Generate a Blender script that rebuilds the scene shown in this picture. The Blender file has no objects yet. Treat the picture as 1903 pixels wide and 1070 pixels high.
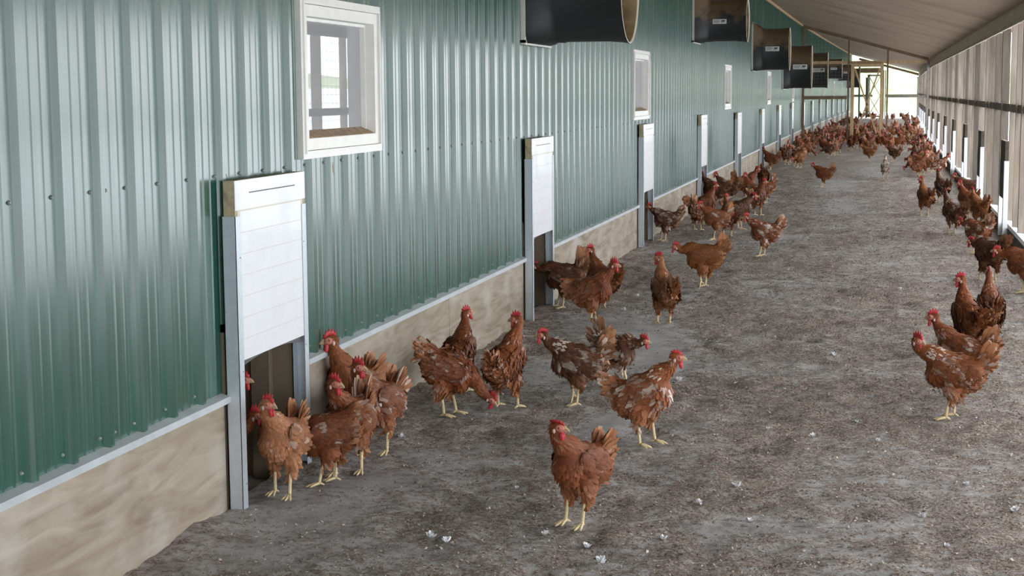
import bpy, bmesh, math, random
import numpy as np
from mathutils import Vector, Matrix

# ------------------------------------------------------------------ camera, sky, exposure
SC = bpy.context.scene
COL = SC.collection
FPX, CAMH = 2950.0, 1.55
IW, IH = 1903.0, 1070.0
YAW, PITCH, ROLL = math.radians(13.161), math.radians(6.988), math.radians(-0.419)
FW = np.array([-math.sin(YAW) * math.cos(PITCH), math.cos(YAW) * math.cos(PITCH), -math.sin(PITCH)])
_r0 = np.array([math.cos(YAW), math.sin(YAW), 0.0])
_u0 = np.cross(_r0, FW)
RT = _r0 * math.cos(ROLL) + _u0 * math.sin(ROLL)
UP = -_r0 * math.sin(ROLL) + _u0 * math.cos(ROLL)
cd = bpy.data.cameras.new('camera')
cam = bpy.data.objects.new('camera', cd)
COL.objects.link(cam)
cam.matrix_world = Matrix(((RT[0], UP[0], -FW[0], 0), (RT[1], UP[1], -FW[1], 0), (RT[2], UP[2], -FW[2], CAMH), (0, 0, 0, 1)))
cd.sensor_width = 36.0
cd.lens = 36.0 * FPX / IW
cd.clip_start, cd.clip_end = 0.05, 800
SC.camera = cam

world = bpy.data.worlds.new('overcast_sky')
SC.world = world
world.use_nodes = True
bg = world.node_tree.nodes['Background']
bg.inputs[0].default_value = (0.94, 0.965, 1.0, 1)
bg.inputs[1].default_value = 1.0
SC.view_settings.view_transform = 'Standard'
SC.view_settings.look = 'None'
SC.view_settings.exposure = 2.3
SC.view_settings.gamma = 1.0
SC.view_settings.use_curve_mapping = False
SC.cycles.max_bounces = 10
SC.cycles.diffuse_bounces = 6

rng = np.random.default_rng(7)
random.seed(7)


def ground_at(px, py):
    """The point of the floor seen at a pixel of the photograph."""
    d = FW + RT * (px - IW / 2) / FPX - UP * (py - IH / 2) / FPX
    t = -CAMH / d[2]
    return d[0] * t, d[1] * t


def bend(y):
    """The far end of the building drifts gently sideways."""
    return 0.0 if y < 45 else 0.55 * ((y - 45) / 48.0) ** 1.2


# ------------------------------------------------------------------ materials
MATS = {}


def nodes_of(name):
    m = bpy.data.materials.new(name)
    m.use_nodes = True
    nt = m.node_tree
    return m, nt, nt.nodes['Principled BSDF'], nt.nodes, nt.links


def simple(name, col, rough=0.6, metal=0.0, spec=0.5, noise=0.0, scale=20.0, bump=0.0, coat=0.0, stretch=(1, 1, 1)):
    m, nt, b, N, L = nodes_of(name)
    b.inputs['Base Color'].default_value = (*col, 1)
    b.inputs['Roughness'].default_value = rough
    b.inputs['Metallic'].default_value = metal
    b.inputs['Specular IOR Level'].default_value = spec
    b.inputs['Coat Weight'].default_value = coat
    if noise or bump:
        tc = N.new('ShaderNodeTexCoord')
        mp = N.new('ShaderNodeMapping')
        mp.inputs['Scale'].default_value = stretch
        nz = N.new('ShaderNodeTexNoise')
        nz.inputs['Scale'].default_value = scale
        nz.inputs['Detail'].default_value = 5
        L.new(tc.outputs['Object'], mp.inputs['Vector'])
        L.new(mp.outputs['Vector'], nz.inputs['Vector'])
        if noise:
            rp = N.new('ShaderNodeValToRGB')
            rp.color_ramp.elements[0].position = 0.3
            rp.color_ramp.elements[1].position = 0.7
            rp.color_ramp.elements[0].color = (*[c * (1 - noise) for c in col], 1)
            rp.color_ramp.elements[1].color = (*[min(1, c * (1 + noise)) for c in col], 1)
            L.new(nz.outputs['Fac'], rp.inputs['Fac'])
            L.new(rp.outputs['Color'], b.inputs['Base Color'])
        if bump:
            bp = N.new('ShaderNodeBump')
            bp.inputs['Strength'].default_value = bump
            bp.inputs['Distance'].default_value = 0.01
            L.new(nz.outputs['Fac'], bp.inputs['Height'])
            L.new(bp.outputs['Normal'], b.inputs['Normal'])
    MATS[name] = m
    return m


def ramp_mat(name, stops, scale, stretch, rough=0.7, detail=6, distort=0.0, bump=0.1, second=None, spec=0.3):
    """Noise through a colour ramp; SECOND = (scale, stretch, colour, low, high) lays stains over it."""
    m, nt, b, N, L = nodes_of(name)
    b.inputs['Roughness'].default_value = rough
    b.inputs['Specular IOR Level'].default_value = spec
    tc = N.new('ShaderNodeTexCoord')
    mp = N.new('ShaderNodeMapping')
    mp.inputs['Scale'].default_value = stretch
    nz = N.new('ShaderNodeTexNoise')
    nz.inputs['Scale'].default_value = scale
    nz.inputs['Detail'].default_value = detail
    nz.inputs['Distortion'].default_value = distort
    rp = N.new('ShaderNodeValToRGB')
    e = rp.color_ramp.elements
    while len(e) < len(stops):
        e.new(0.5)
    for k, (p, c) in enumerate(stops):
        e[k].position = p
        e[k].color = (*c, 1)
    L.new(tc.outputs['Object'], mp.inputs['Vector'])
    L.new(mp.outputs['Vector'], nz.inputs['Vector'])
    L.new(nz.outputs['Fac'], rp.inputs['Fac'])
    out = rp.outputs['Color']
    if second:
        sc2, st2, c2, lo, hi = second
        mp2 = N.new('ShaderNodeMapping')
        mp2.inputs['Scale'].default_value = st2
        n2 = N.new('ShaderNodeTexNoise')
        n2.inputs['Scale'].default_value = sc2
        n2.inputs['Detail'].default_value = 6
        mr = N.new('ShaderNodeMapRange')
        mr.inputs[1].default_value = lo
        mr.inputs[2].default_value = hi
        mx = N.new('ShaderNodeMix')
        mx.data_type = 'RGBA'
        mx.inputs['B'].default_value = (*c2, 1)
        L.new(tc.outputs['Object'], mp2.inputs['Vector'])
        L.new(mp2.outputs['Vector'], n2.inputs['Vector'])
        L.new(n2.outputs['Fac'], mr.inputs[0])
        L.new(mr.outputs[0], mx.inputs['Factor'])
        L.new(out, mx.inputs['A'])
        out = mx.outputs['Result']
    L.new(out, b.inputs['Base Color'])
    if bump:
        bp = N.new('ShaderNodeBump')
        bp.inputs['Strength'].default_value = bump
        bp.inputs['Distance'].default_value = 0.01
        L.new(nz.outputs['Fac'], bp.inputs['Height'])
        L.new(bp.outputs['Normal'], b.inputs['Normal'])
    MATS[name] = m
    return m


# painted ribbed steel: deep green paint, vertical streaks of pale dust
ramp_mat('green_steel', [(0.3, (0.012, 0.074, 0.050)), (0.7, (0.018, 0.098, 0.068))], 3.0, (1, 26, 0.5), rough=0.30, detail=4, bump=0.0,
         second=(2.2, (1, 30, 0.35), (0.14, 0.20, 0.18), 0.52, 0.95), spec=0.5)
MATS['green_steel'].node_tree.nodes['Principled BSDF'].inputs['Coat Weight'].default_value = 1.0
MATS['green_steel'].node_tree.nodes['Principled BSDF'].inputs['Coat Roughness'].default_value = 0.17
simple('galvanized', (0.60, 0.66, 0.71), rough=0.46, metal=0.6, noise=0.05, scale=40)
simple('flashing', (0.55, 0.60, 0.63), rough=0.45, metal=0.3, noise=0.1, scale=8)
simple('screw', (0.30, 0.33, 0.30), rough=0.45, metal=0.2)
ramp_mat('plywood', [(0.28, (0.235, 0.188, 0.136)), (0.5, (0.345, 0.292, 0.224)), (0.72, (0.43, 0.375, 0.30))], 4.0, (1, 0.5, 3.2), detail=10, distort=1.5, bump=0.15,
         second=(3.0, (1, 1, 1.6), (0.52, 0.50, 0.46), 0.5, 0.85))
simple('plywood_edge', (0.20, 0.15, 0.10), rough=0.85, noise=0.3, scale=30)
ramp_mat('ceiling_ply', [(0.25, (0.31, 0.226, 0.152)), (0.55, (0.375, 0.282, 0.198)), (0.8, (0.44, 0.343, 0.25))], 1.6, (0.3, 2.0, 1), distort=1.2, bump=0.05,
         second=(0.8, (0.6, 1.6, 1), (0.26, 0.185, 0.125), 0.45, 0.7))
ramp_mat('header_wood', [(0.3, (0.58, 0.49, 0.375)), (0.7, (0.70, 0.61, 0.49))], 4, (1, 0.3, 4), bump=0.1)
ramp_mat('stud_wood', [(0.25, (0.15, 0.122, 0.096)), (0.55, (0.235, 0.198, 0.162)), (0.8, (0.30, 0.26, 0.22))], 5, (3, 3, 0.35), bump=0.1, distort=0.7)
ramp_mat('pale_batten', [(0.3, (0.42, 0.36, 0.28)), (0.7, (0.58, 0.52, 0.43))], 6, (2, 0.4, 2), bump=0.1)
ramp_mat('rail_wood', [(0.3, (0.17, 0.15, 0.13)), (0.7, (0.27, 0.245, 0.215))], 6, (2, 0.4, 2), bump=0.1)
ramp_mat('new_lumber', [(0.3, (0.44, 0.30, 0.165)), (0.7, (0.58, 0.42, 0.25))], 6, (3, 3, 0.4), bump=0.05)
ramp_mat('brown_lumber', [(0.3, (0.16, 0.105, 0.065)), (0.7, (0.25, 0.17, 0.11))], 6, (1, 1, 1), bump=0.05)
ramp_mat('kick_plank', [(0.3, (0.035, 0.034, 0.030)), (0.7, (0.085, 0.08, 0.07))], 9, (1, 0.5, 2), bump=0.15)
def vary(name, lo, hi):
    """Each piece of timber has its own tone."""
    nt = MATS[name].node_tree
    b = nt.nodes['Principled BSDF']
    src = b.inputs['Base Color'].links[0].from_socket
    oi = nt.nodes.new('ShaderNodeObjectInfo')
    mr = nt.nodes.new('ShaderNodeMapRange')
    mr.inputs[3].default_value, mr.inputs[4].default_value = lo, hi
    vm = nt.nodes.new('ShaderNodeVectorMath')
    vm.operation = 'SCALE'
    nt.links.new(oi.outputs['Random'], mr.inputs[0])
    nt.links.new(src, vm.inputs[0])
    nt.links.new(mr.outputs[0], vm.inputs['Scale'])
    nt.links.new(vm.outputs[0], b.inputs['Base Color'])


vary('stud_wood', 0.5, 1.3)
simple('sill_white', (0.74, 0.77, 0.82), rough=0.6, noise=0.06, scale=9)
simple('white_panel', (0.80, 0.83, 0.87), rough=0.35, noise=0.03, scale=12, coat=0.2)
simple('panel_groove', (0.66, 0.63, 0.55), rough=0.7)
simple('foam_edge', (0.43, 0.37, 0.24), rough=0.9, noise=0.35, scale=24, bump=0.5)
simple('dark_slot', (0.11, 0.10, 0.10), rough=0.8)
simple('shaded_edge', (0.085, 0.066, 0.05), rough=0.85, noise=0.3, scale=20)  # side hatch panels: their shade is put into this dark brown
simple('rubber', (0.09, 0.095, 0.10), rough=0.6)
simple('vinyl', (0.80, 0.79, 0.75), rough=0.35, noise=0.04, scale=14)
simple('dusty_sill', (0.36, 0.26, 0.17), rough=0.9, noise=0.3, scale=30)
simple('barn_inside', (0.17, 0.145, 0.115), rough=0.9, noise=0.2, scale=4)
ramp_mat('jamb_wood', [(0.3, (0.15, 0.12, 0.085)), (0.7, (0.26, 0.215, 0.155))], 4, (2, 2, 0.4), bump=0.1)
simple('dirt', (0.10, 0.085, 0.07), rough=0.95, noise=0.3, scale=20, bump=0.6)
simple('cocoon', (0.30, 0.20, 0.11), rough=0.9, noise=0.3, scale=80)
simple('wire', (0.38, 0.38, 0.37), rough=0.5, metal=0.6)
simple('label_white', (0.72, 0.72, 0.70), rough=0.5)
simple('ink', (0.05, 0.05, 0.055), rough=0.6)
simple('snow', (0.84, 0.86, 0.89), rough=0.9, noise=0.04, scale=1)
ramp_mat('hill_grass', [(0.3, (0.34, 0.40, 0.22)), (0.7, (0.50, 0.54, 0.36))], 0.4, (1, 1, 1), bump=0)
simple('bank_leaf', (0.36, 0.48, 0.22), rough=0.9, noise=0.35, scale=1.6)
simple('fluff', (0.80, 0.81, 0.84), rough=0.9)


def glass_mat():
    m, nt, b, N, L = nodes_of('pane_glass')
    b.inputs['Base Color'].default_value = (0.46, 0.47, 0.48, 1)
    b.inputs['Roughness'].default_value = 0.6
    gl = N.new('ShaderNodeBsdfGlossy')
    gl.inputs['Roughness'].default_value = 0.012
    gl.inputs['Color'].default_value = (0.95, 0.97, 1, 1)
    fr = N.new('ShaderNodeFresnel')
    fr.inputs['IOR'].default_value = 1.9
    tr = N.new('ShaderNodeBsdfTransparent')
    tr.inputs['Color'].default_value = (0.75, 0.8, 0.8, 1)
    m1 = N.new('ShaderNodeMixShader')
    m1.inputs[0].default_value = 0.35
    L.new(b.outputs[0], m1.inputs[1])
    L.new(tr.outputs[0], m1.inputs[2])
    m2 = N.new('ShaderNodeMixShader')
    L.new(fr.outputs[0], m2.inputs[0])
    L.new(m1.outputs[0], m2.inputs[1])
    L.new(gl.outputs[0], m2.inputs[2])
    L.new(m2.outputs[0], N['Material Output'].inputs['Surface'])
    MATS['pane_glass'] = m


glass_mat()


def fan_mat():
    """Black fibreglass with dry brown dust settled over the upper half."""
    m, nt, b, N, L = nodes_of('fan_black')
    tc = N.new('ShaderNodeTexCoord')
    sp = N.new('ShaderNodeSeparateXYZ')
    nz = N.new('ShaderNodeTexNoise')
    nz.inputs['Scale'].default_value = 9
    nz.inputs['Detail'].default_value = 7
    ad = N.new('ShaderNodeMath')
    ad.operation = 'MULTIPLY_ADD'
    ad.inputs[1].default_value = 0.5
    mr = N.new('ShaderNodeMapRange')
    mr.inputs[1].default_value = 0.24
    mr.inputs[2].default_value = 0.40
    mx = N.new('ShaderNodeMix')
    mx.data_type = 'RGBA'
    mx.inputs['A'].default_value = (0.016, 0.017, 0.018, 1)
    mx.inputs['B'].default_value = (0.17, 0.115, 0.06, 1)
    L.new(tc.outputs['Object'], sp.inputs[0])
    L.new(tc.outputs['Object'], nz.inputs['Vector'])
    L.new(nz.outputs['Fac'], ad.inputs[0])
    L.new(sp.outputs['Z'], ad.inputs[2])
    L.new(ad.outputs[0], mr.inputs[0])
    L.new(mr.outputs[0], mx.inputs['Factor'])
    L.new(mx.outputs['Result'], b.inputs['Base Color'])
    b.inputs['Roughness'].default_value = 0.55
    MATS['fan_black'] = m


fan_mat()
simple('fan_inside', (0.30, 0.22, 0.115), rough=0.75, noise=0.45, scale=7)
simple('fan_rim', (0.62, 0.57, 0.46), rough=0.6)
simple('flange_white', (0.66, 0.64, 0.58), rough=0.6, noise=0.1, scale=10)


def floor_mat():
    """Trodden litter over a concrete slab; attribute 'bare' marks where the slab is scraped clean."""
    m, nt, b, N, L = nodes_of('litter_floor')
    tc = N.new('ShaderNodeTexCoord')
    n1 = N.new('ShaderNodeTexNoise')
    n1.inputs['Scale'].default_value = 85
    n1.inputs['Detail'].default_value = 6
    n1.inputs['Roughness'].default_value = 0.7
    n2 = N.new('ShaderNodeTexNoise')
    n2.inputs['Scale'].default_value = 6
    n2.inputs['Detail'].default_value = 6
    r1 = N.new('ShaderNodeValToRGB')
    for p, c in ((0.5, None),):
        r1.color_ramp.elements.new(p)
    for k, (p, c) in enumerate(((0.36, (0.105, 0.079, 0.062)), (0.51, (0.315, 0.263, 0.226)), (0.66, (0.60, 0.525, 0.465)))):
        r1.color_ramp.elements[k].position = p
        r1.color_ramp.elements[k].color = (*c, 1)
    r2 = N.new('ShaderNodeValToRGB')
    r2.color_ramp.elements[0].position, r2.color_ramp.elements[0].color = 0.3, (0.66, 0.66, 0.68, 1)
    r2.color_ramp.elements[1].position, r2.color_ramp.elements[1].color = 0.7, (1.12, 1.10, 1.08, 1)
    mu = N.new('ShaderNodeMix')
    mu.data_type, mu.blend_type = 'RGBA', 'MULTIPLY'
    mu.inputs['Factor'].default_value = 1
    at = N.new('ShaderNodeAttribute')
    at.attribute_name = 'bare'
    nb = N.new('ShaderNodeTexNoise')
    nb.inputs['Scale'].default_value = 24
    nb.inputs['Detail'].default_value = 7
    ma = N.new('ShaderNodeMath')
    ma.operation = 'MULTIPLY_ADD'
    ma.inputs[1].default_value = 1.5
    mr = N.new('ShaderNodeMapRange')
    mr.inputs[1].default_value = 0.92
    mr.inputs[2].default_value = 1.28
    rc = N.new('ShaderNodeValToRGB')
    rc.color_ramp.elements[0].position, rc.color_ramp.elements[0].color = 0.3, (0.33, 0.315, 0.305, 1)
    rc.color_ramp.elements[1].position, rc.color_ramp.elements[1].color = 0.7, (0.52, 0.51, 0.505, 1)
    mx = N.new('ShaderNodeMix')
    mx.data_type = 'RGBA'
    bp = N.new('ShaderNodeBump')
    bp.inputs['Strength'].default_value = 1.0
    bp.inputs['Distance'].default_value = 0.012
    for n in (n1, n2, nb):
        L.new(tc.outputs['Object'], n.inputs['Vector'])
    L.new(n1.outputs['Fac'], r1.inputs['Fac'])
    L.new(n2.outputs['Fac'], r2.inputs['Fac'])
    L.new(r1.outputs['Color'], mu.inputs['A'])
    L.new(r2.outputs['Color'], mu.inputs['B'])
    L.new(nb.outputs['Fac'], ma.inputs[0])
    L.new(at.outputs['Fac'], ma.inputs[2])
    L.new(ma.outputs[0], mr.inputs[0])
    L.new(mr.outputs[0], mx.inputs['Factor'])
    L.new(n2.outputs['Fac'], rc.inputs['Fac'])
    L.new(mu.outputs['Result'], mx.inputs['A'])
    L.new(rc.outputs['Color'], mx.inputs['B'])
    L.new(mx.outputs['Result'], b.inputs['Base Color'])
    L.new(n1.outputs['Fac'], bp.inputs['Height'])
    L.new(bp.outputs['Normal'], b.inputs['Normal'])
    b.inputs['Roughness'].default_value = 0.85
    b.inputs['Specular IOR Level'].default_value = 0.25
    MATS['litter_floor'] = m


floor_mat()


def attr_mat(name, attr, rough=0.85):
    m, nt, b, N, L = nodes_of(name)
    at = N.new('ShaderNodeAttribute')
    at.attribute_name = attr
    L.new(at.outputs['Color'], b.inputs['Base Color'])
    b.inputs['Roughness'].default_value = rough
    b.inputs['Specular IOR Level'].default_value = 0.2
    MATS[name] = m


attr_mat('chips', 'fcol')


def feather_mat():
    """Plumage: each hen's own colour from its object colour; 'fcol' holds tone, whiteness draw and paleness of every feather."""
    m, nt, b, N, L = nodes_of('feather')
    at = N.new('ShaderNodeAttribute')
    at.attribute_name = 'fcol'
    sp = N.new('ShaderNodeSeparateColor')
    oi = N.new('ShaderNodeObjectInfo')
    tc = N.new('ShaderNodeTexCoord')
    nz = N.new('ShaderNodeTexNoise')
    nz.inputs['Scale'].default_value = 120
    nz.inputs['Detail'].default_value = 4
    mr = N.new('ShaderNodeMapRange')
    mr.inputs[1].default_value, mr.inputs[2].default_value = 0.25, 0.75
    mr.inputs[3].default_value, mr.inputs[4].default_value = 0.62, 1.36
    mt = N.new('ShaderNodeMath')
    mt.operation = 'MULTIPLY'
    vm = N.new('ShaderNodeVectorMath')
    vm.operation = 'SCALE'
    m1 = N.new('ShaderNodeMix')
    m1.data_type = 'RGBA'
    m1.inputs['B'].default_value = (0.50, 0.245, 0.12, 1)
    lt = N.new('ShaderNodeMath')
    lt.operation = 'SUBTRACT'
    lt.use_clamp = True
    m2 = N.new('ShaderNodeMix')
    m2.data_type = 'RGBA'
    m2.inputs['B'].default_value = (0.82, 0.76, 0.69, 1)
    lm = N.new('ShaderNodeMath')
    lm.operation = 'MULTIPLY'
    lm.inputs[1].default_value = 1.9
    lm.use_clamp = True
    lm2 = N.new('ShaderNodeMath')
    lm2.operation = 'MULTIPLY'
    lm2.inputs[1].default_value = 0.80
    L.new(at.outputs['Color'], sp.inputs[0])
    L.new(tc.outputs['Object'], nz.inputs['Vector'])
    L.new(nz.outputs['Fac'], mr.inputs[0])
    L.new(sp.outputs[0], mt.inputs[0])
    L.new(mr.outputs[0], mt.inputs[1])
    L.new(oi.outputs['Color'], vm.inputs[0])
    L.new(mt.outputs[0], vm.inputs['Scale'])
    L.new(vm.outputs[0], m1.inputs['A'])
    L.new(sp.outputs[2], m1.inputs['Factor'])
    L.new(oi.outputs['Alpha'], lt.inputs[0])
    L.new(sp.outputs[1], lt.inputs[1])
    L.new(lt.outputs[0], lm.inputs[0])
    L.new(lm.outputs[0], lm2.inputs[0])
    L.new(lm2.outputs[0], m2.inputs['Factor'])
    L.new(m1.outputs['Result'], m2.inputs['A'])
    L.new(m2.outputs['Result'], b.inputs['Base Color'])
    b.inputs['Roughness'].default_value = 0.6
    b.inputs['Specular IOR Level'].default_value = 0.3
    b.inputs['Sheen Weight'].default_value = 0.0
    MATS['feather'] = m


feather_mat()
simple('comb_red', (0.52, 0.035, 0.045), rough=0.45, noise=0.2, scale=90)
simple('face_skin', (0.48, 0.165, 0.125), rough=0.6, noise=0.3, scale=120)
simple('earlobe_white', (0.66, 0.50, 0.47), rough=0.6)
simple('beak_horn', (0.50, 0.35, 0.21), rough=0.45, noise=0.15, scale=60)
simple('eye_amber', (0.55, 0.25, 0.06), rough=0.15)
simple('pupil', (0.01, 0.01, 0.01), rough=0.1)
simple('shank_yellow', (0.70, 0.57, 0.33), rough=0.55, noise=0.18, scale=120, bump=0.3)


# ------------------------------------------------------------------ mesh helpers
class MB:
    """Collects vertices, faces, material slots and (optionally) one colour per vertex, then links them as one mesh object."""

    def __init__(self):
        self.v, self.f, self.m, self.c, self.mats, self.n = [], [], [], [], [], 0

    def slot(self, mat):
        if mat not in self.mats:
            self.mats.append(mat)
        return self.mats.index(mat)

    def add(self, verts, faces, mat, col=None):
        verts = np.asarray(verts, dtype=float).reshape(-1, 3)
        s = self.slot(mat)
        self.v.append(verts)
        b = self.n
        self.f.extend(tuple(int(i) + b for i in f) for f in faces)
        self.m.extend([s] * len(faces))
        if col is None:
            col = np.tile((1.0, 1.0, 0.0), (len(verts), 1))
        self.c.append(np.asarray(col, dtype=float).reshape(-1, 3))
        self.n += len(verts)

    def box(self, x0, x1, y0, y1, z0, z1, mat, M=None):
        v = np.array([(x, y, z) for x in (x0, x1) for y in (y0, y1) for z in (z0, z1)], dtype=float)
        if M is not None:
            v = v @ np.array(M)[:3, :3].T + np.array(M)[:3, 3]
        self.add(v, [(0, 1, 3, 2), (4, 6, 7, 5), (0, 4, 5, 1), (2, 3, 7, 6), (0, 2, 6, 4), (1, 5, 7, 3)], mat)

    def bar(self, a, b, w, h, mat, up=(0, 0, 1)):
        a, b = np.array(a, float), np.array(b, float)
        d = b - a
        l = np.linalg.norm(d)
        d /= l
        s = np.cross(d, up)
        if np.linalg.norm(s) < 1e-6:
            s = np.cross(d, (1, 0, 0))
        s /= np.linalg.norm(s)
        u = np.cross(s, d)
        v = [p + s * i * w / 2 + u * j * h / 2 for p in (a, b) for i in (-1, 1) for j in (-1, 1)]
        self.add(v, [(0, 2, 3, 1), (4, 5, 7, 6), (0, 1, 5, 4), (2, 6, 7, 3), (0, 4, 6, 2), (1, 3, 7, 5)], mat)

    def tube(self, pts, rad, mat, seg=8, cap=True, col=None):
        pts = [np.array(p, float) for p in pts]
        vs = []
        for k, p in enumerate(pts):
            t = pts[min(k + 1, len(pts) - 1)] - pts[max(k - 1, 0)]
            t /= np.linalg.norm(t) + 1e-12
            a = np.cross(t, (0, 1, 0.13))
            a /= np.linalg.norm(a) + 1e-12
            c = np.cross(t, a)
            r = rad[k] if hasattr(rad, '__len__') else rad
            for s in range(seg):
                an = 2 * math.pi * s / seg
                vs.append(p + (a * math.cos(an) + c * math.sin(an)) * r)
        fs = [(k * seg + s, k * seg + (s + 1) % seg, (k + 1) * seg + (s + 1) % seg, (k + 1) * seg + s) for k in range(len(pts) - 1) for s in range(seg)]
        if cap:
            fs.append(tuple(range(seg))[::-1])
            fs.append(tuple((len(pts) - 1) * seg + s for s in range(seg)))
        self.add(vs, fs, mat, None if col is None else np.tile(col, (len(vs), 1)))

    def ell(self, c, r, mat, M=None, sub=2, col=None):
        v, f = ico(sub)
        v = v * np.array(r)
        if M is not None:
            v = v @ np.array(M)[:3, :3].T
        v = v + np.array(c)
        self.add(v, f, mat, None if col is None else np.tile(col, (len(v), 1)))

    def mesh(self, name, smooth=False, attr=False):
        me = bpy.data.meshes.new(name)
        v = np.concatenate(self.v) if self.v else np.zeros((0, 3))
        me.from_pydata(v.tolist(), [], self.f)
        for m in self.mats:
            me.materials.append(MATS[m])
        if len(self.mats) > 1:
            me.polygons.foreach_set('material_index', np.array(self.m, dtype=np.int32))
        if attr:
            a = me.attributes.new('fcol', 'FLOAT_COLOR', 'POINT')
            c = np.concatenate([np.concatenate(self.c), np.ones((len(v), 1))], axis=1)
            a.data.foreach_set('color', c.astype(np.float32).ravel())
        if smooth:
            me.polygons.foreach_set('use_smooth', np.ones(len(me.polygons), dtype=bool))
        me.update()
        return me

    def build(self, name, parent=None, smooth=False, attr=False, loc=None):
        o = bpy.data.objects.new(name, self.mesh(name, smooth, attr))
        COL.objects.link(o)
        if parent is not None:
            o.parent = parent
        if loc is not None:
            o.location = loc
        return o


_ICO = {}


def ico(sub):
    if sub not in _ICO:
        bm = bmesh.new()
        bmesh.ops.create_icosphere(bm, subdivisions=sub, radius=1)
        _ICO[sub] = (np.array([v.co[:] for v in bm.verts]), [tuple(v.index for v in f.verts) for f in bm.faces])
        bm.free()
    return _ICO[sub]


def tag(o, label, cat, group=None, kind=None):
    o['label'] = label
    o['category'] = cat
    if group:
        o['group'] = group
    if kind:
        o['kind'] = kind
    return o


def struct(o):
    o['kind'] = 'structure'
    return o


def empty(name, loc=(0, 0, 0)):
    o = bpy.data.objects.new(name, None)
    COL.objects.link(o)
    o.location = loc
    o.empty_display_size = 0.1
    return o


def rotz(a):
    c, s = math.cos(a), math.sin(a)
    return np.array(((c, -s, 0), (s, c, 0), (0, 0, 1)))


def roty(a):
    """Positive lifts the +x end."""
    c, s = math.cos(a), math.sin(a)
    return np.array(((c, 0, -s), (0, 1, 0), (s, 0, c)))


# ------------------------------------------------------------------ the setting
XL, XR = -2.40, 1.30
Y0, Y1 = -7.0, 93.0
HATCH = [5.46, 10.56, 15.74, 20.9, 26.25, 31.55, 36.8, 42.05, 47.7, 52.6, 57.8, 63.1, 68.3, 73.6, 78.8, 84.1]
HATCH_W, HATCH_H = 0.74, 0.56
WINS = [6.31 + 9.09 * k for k in range(9)]
WIN_W, WIN_Z0, WIN_Z1 = 1.08, 1.28, 1.965
KICK = 0.43


def zc(y):
    return 3.45 + 0.0022 * (y - 34)


def ceil_z(x, y):
    return zc(y) - 0.275 * (x + 2.40)


# ground outside, a low grassy rise seen mirrored in the panes, and the green bank beyond the far end
g = MB()
g.box(-60, 150, -60, 330, -0.16, -0.06, 'snow')
struct(g.build('ground'))
h = MB()
ys = np.linspace(-60, 320, 77)
pts, fs = [], []
for i, y in enumerate(ys):
    hgt = 3.9 + 0.3 * math.sin(y * 0.07) + 0.2 * math.sin(y * 0.19 + 1)
    for x, z in ((56, -0.1), (62, 2.3), (70, hgt), (90, -0.1)):
        pts.append((x, y, z))
for i in range(len(ys) - 1):
    for j in range(3):
        fs.append((i * 4 + j, i * 4 + j + 1, i * 4 + 5 + j, i * 4 + 4 + j))
h.add(pts, [f for k, f in enumerate(fs) if k % 3 == 0], 'snow')
h.add(pts, [f for k, f in enumerate(fs) if k % 3], 'hill_grass')
struct(h.build('hill'))
h = MB()
xs = np.linspace(-40, 20, 45)
pts, fs = [], []
for i, x in enumerate(xs):
    hg = 5.0 + 1.2 * math.sin(x * 0.33) + 0.8 * math.sin(x * 0.9 + 2)
    for y, z in ((126, -0.1), (129, 1.4), (136, hg * 0.8), (144, hg), (160, -0.1)):
        pts.append((x, y + random.uniform(-.5, .5), z + random.uniform(-.3, .3) * (z > 0)))
for i in range(len(xs) - 1):
    for j in range(4):
        fs.append((i * 5 + j, i * 5 + 5 + j, i * 5 + 6 + j, i * 5 + 1 + j))
h.add(pts, fs, 'bank_leaf')
struct(h.build('hill_far_end', smooth=True))


# floor: fine grid near the camera, attribute 'bare' where the slab shows
def vnoise(x, y, s, seed=0):
    x, y = np.asarray(x) / s, np.asarray(y) / s
    xi, yi = np.floor(x).astype(int), np.floor(y).astype(int)
    fx, fy = x - xi, y - yi
    fx, fy = fx * fx * (3 - 2 * fx), fy * fy * (3 - 2 * fy)

    def hsh(a, b):
        n = (a * 374761393 + b * 668265263 + seed * 1442695041) & 0x7fffffff
        n = ((n ^ (n >> 13)) * 1274126177) & 0x7fffffff
        return ((n ^ (n >> 16)) & 0xffff) / 65535.0

    return (hsh(xi, yi) * (1 - fx) + hsh(xi + 1, yi) * fx) * (1 - fy) + (hsh(xi, yi + 1) * (1 - fx) + hsh(xi + 1, yi + 1) * fx) * fy


BARE = [(-2.10, 5.45, .34, .40, .42), (-1.95, 6.0, .3, .4, .25), (-1.24, 7.25, .12, .30, .75), (-1.30, 9.35, .16, .5, .62), (-1.15, 8.8, .12, .4, .55), (-2.2, 4.7, .2, .25, .25),
        (-1.75, 8.5, .35, .5, .42), (-1.85, 10.6, .35, .5, .45), (-1.45, 10.2, .3, .6, .35), (-1.9, 15.9, .3, .9, .4), (-1.0, 17.2, .4, .5, .4), (-0.8, 12.0, .4, 1.2, .22),
        (-0.55, 22, .35, 1.6, .5), (-0.75, 27, .4, 2.2, .5), (-0.15, 32, .5, 3, .35), (0.9, 5.0, .4, .5, .38), (0.55, 4.6, .4, .3, .32), (-1.95, 6.9, .3, .6, .15), (-1.6, 5.0, .4, .3, .2)]


def bare_at(x, y):
    b = 0.55 * vnoise(x, y, 0.5, 3) * vnoise(x, y, 0.13, 5) + 0.10 * vnoise(x, y, 1.7, 8)
    for cx, cy, rx, ry, a in BARE:
        b = b + a * np.exp(-(((x - cx) / rx) ** 2 + ((y - cy) / ry) ** 2) * 1.2)
    return b


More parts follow.
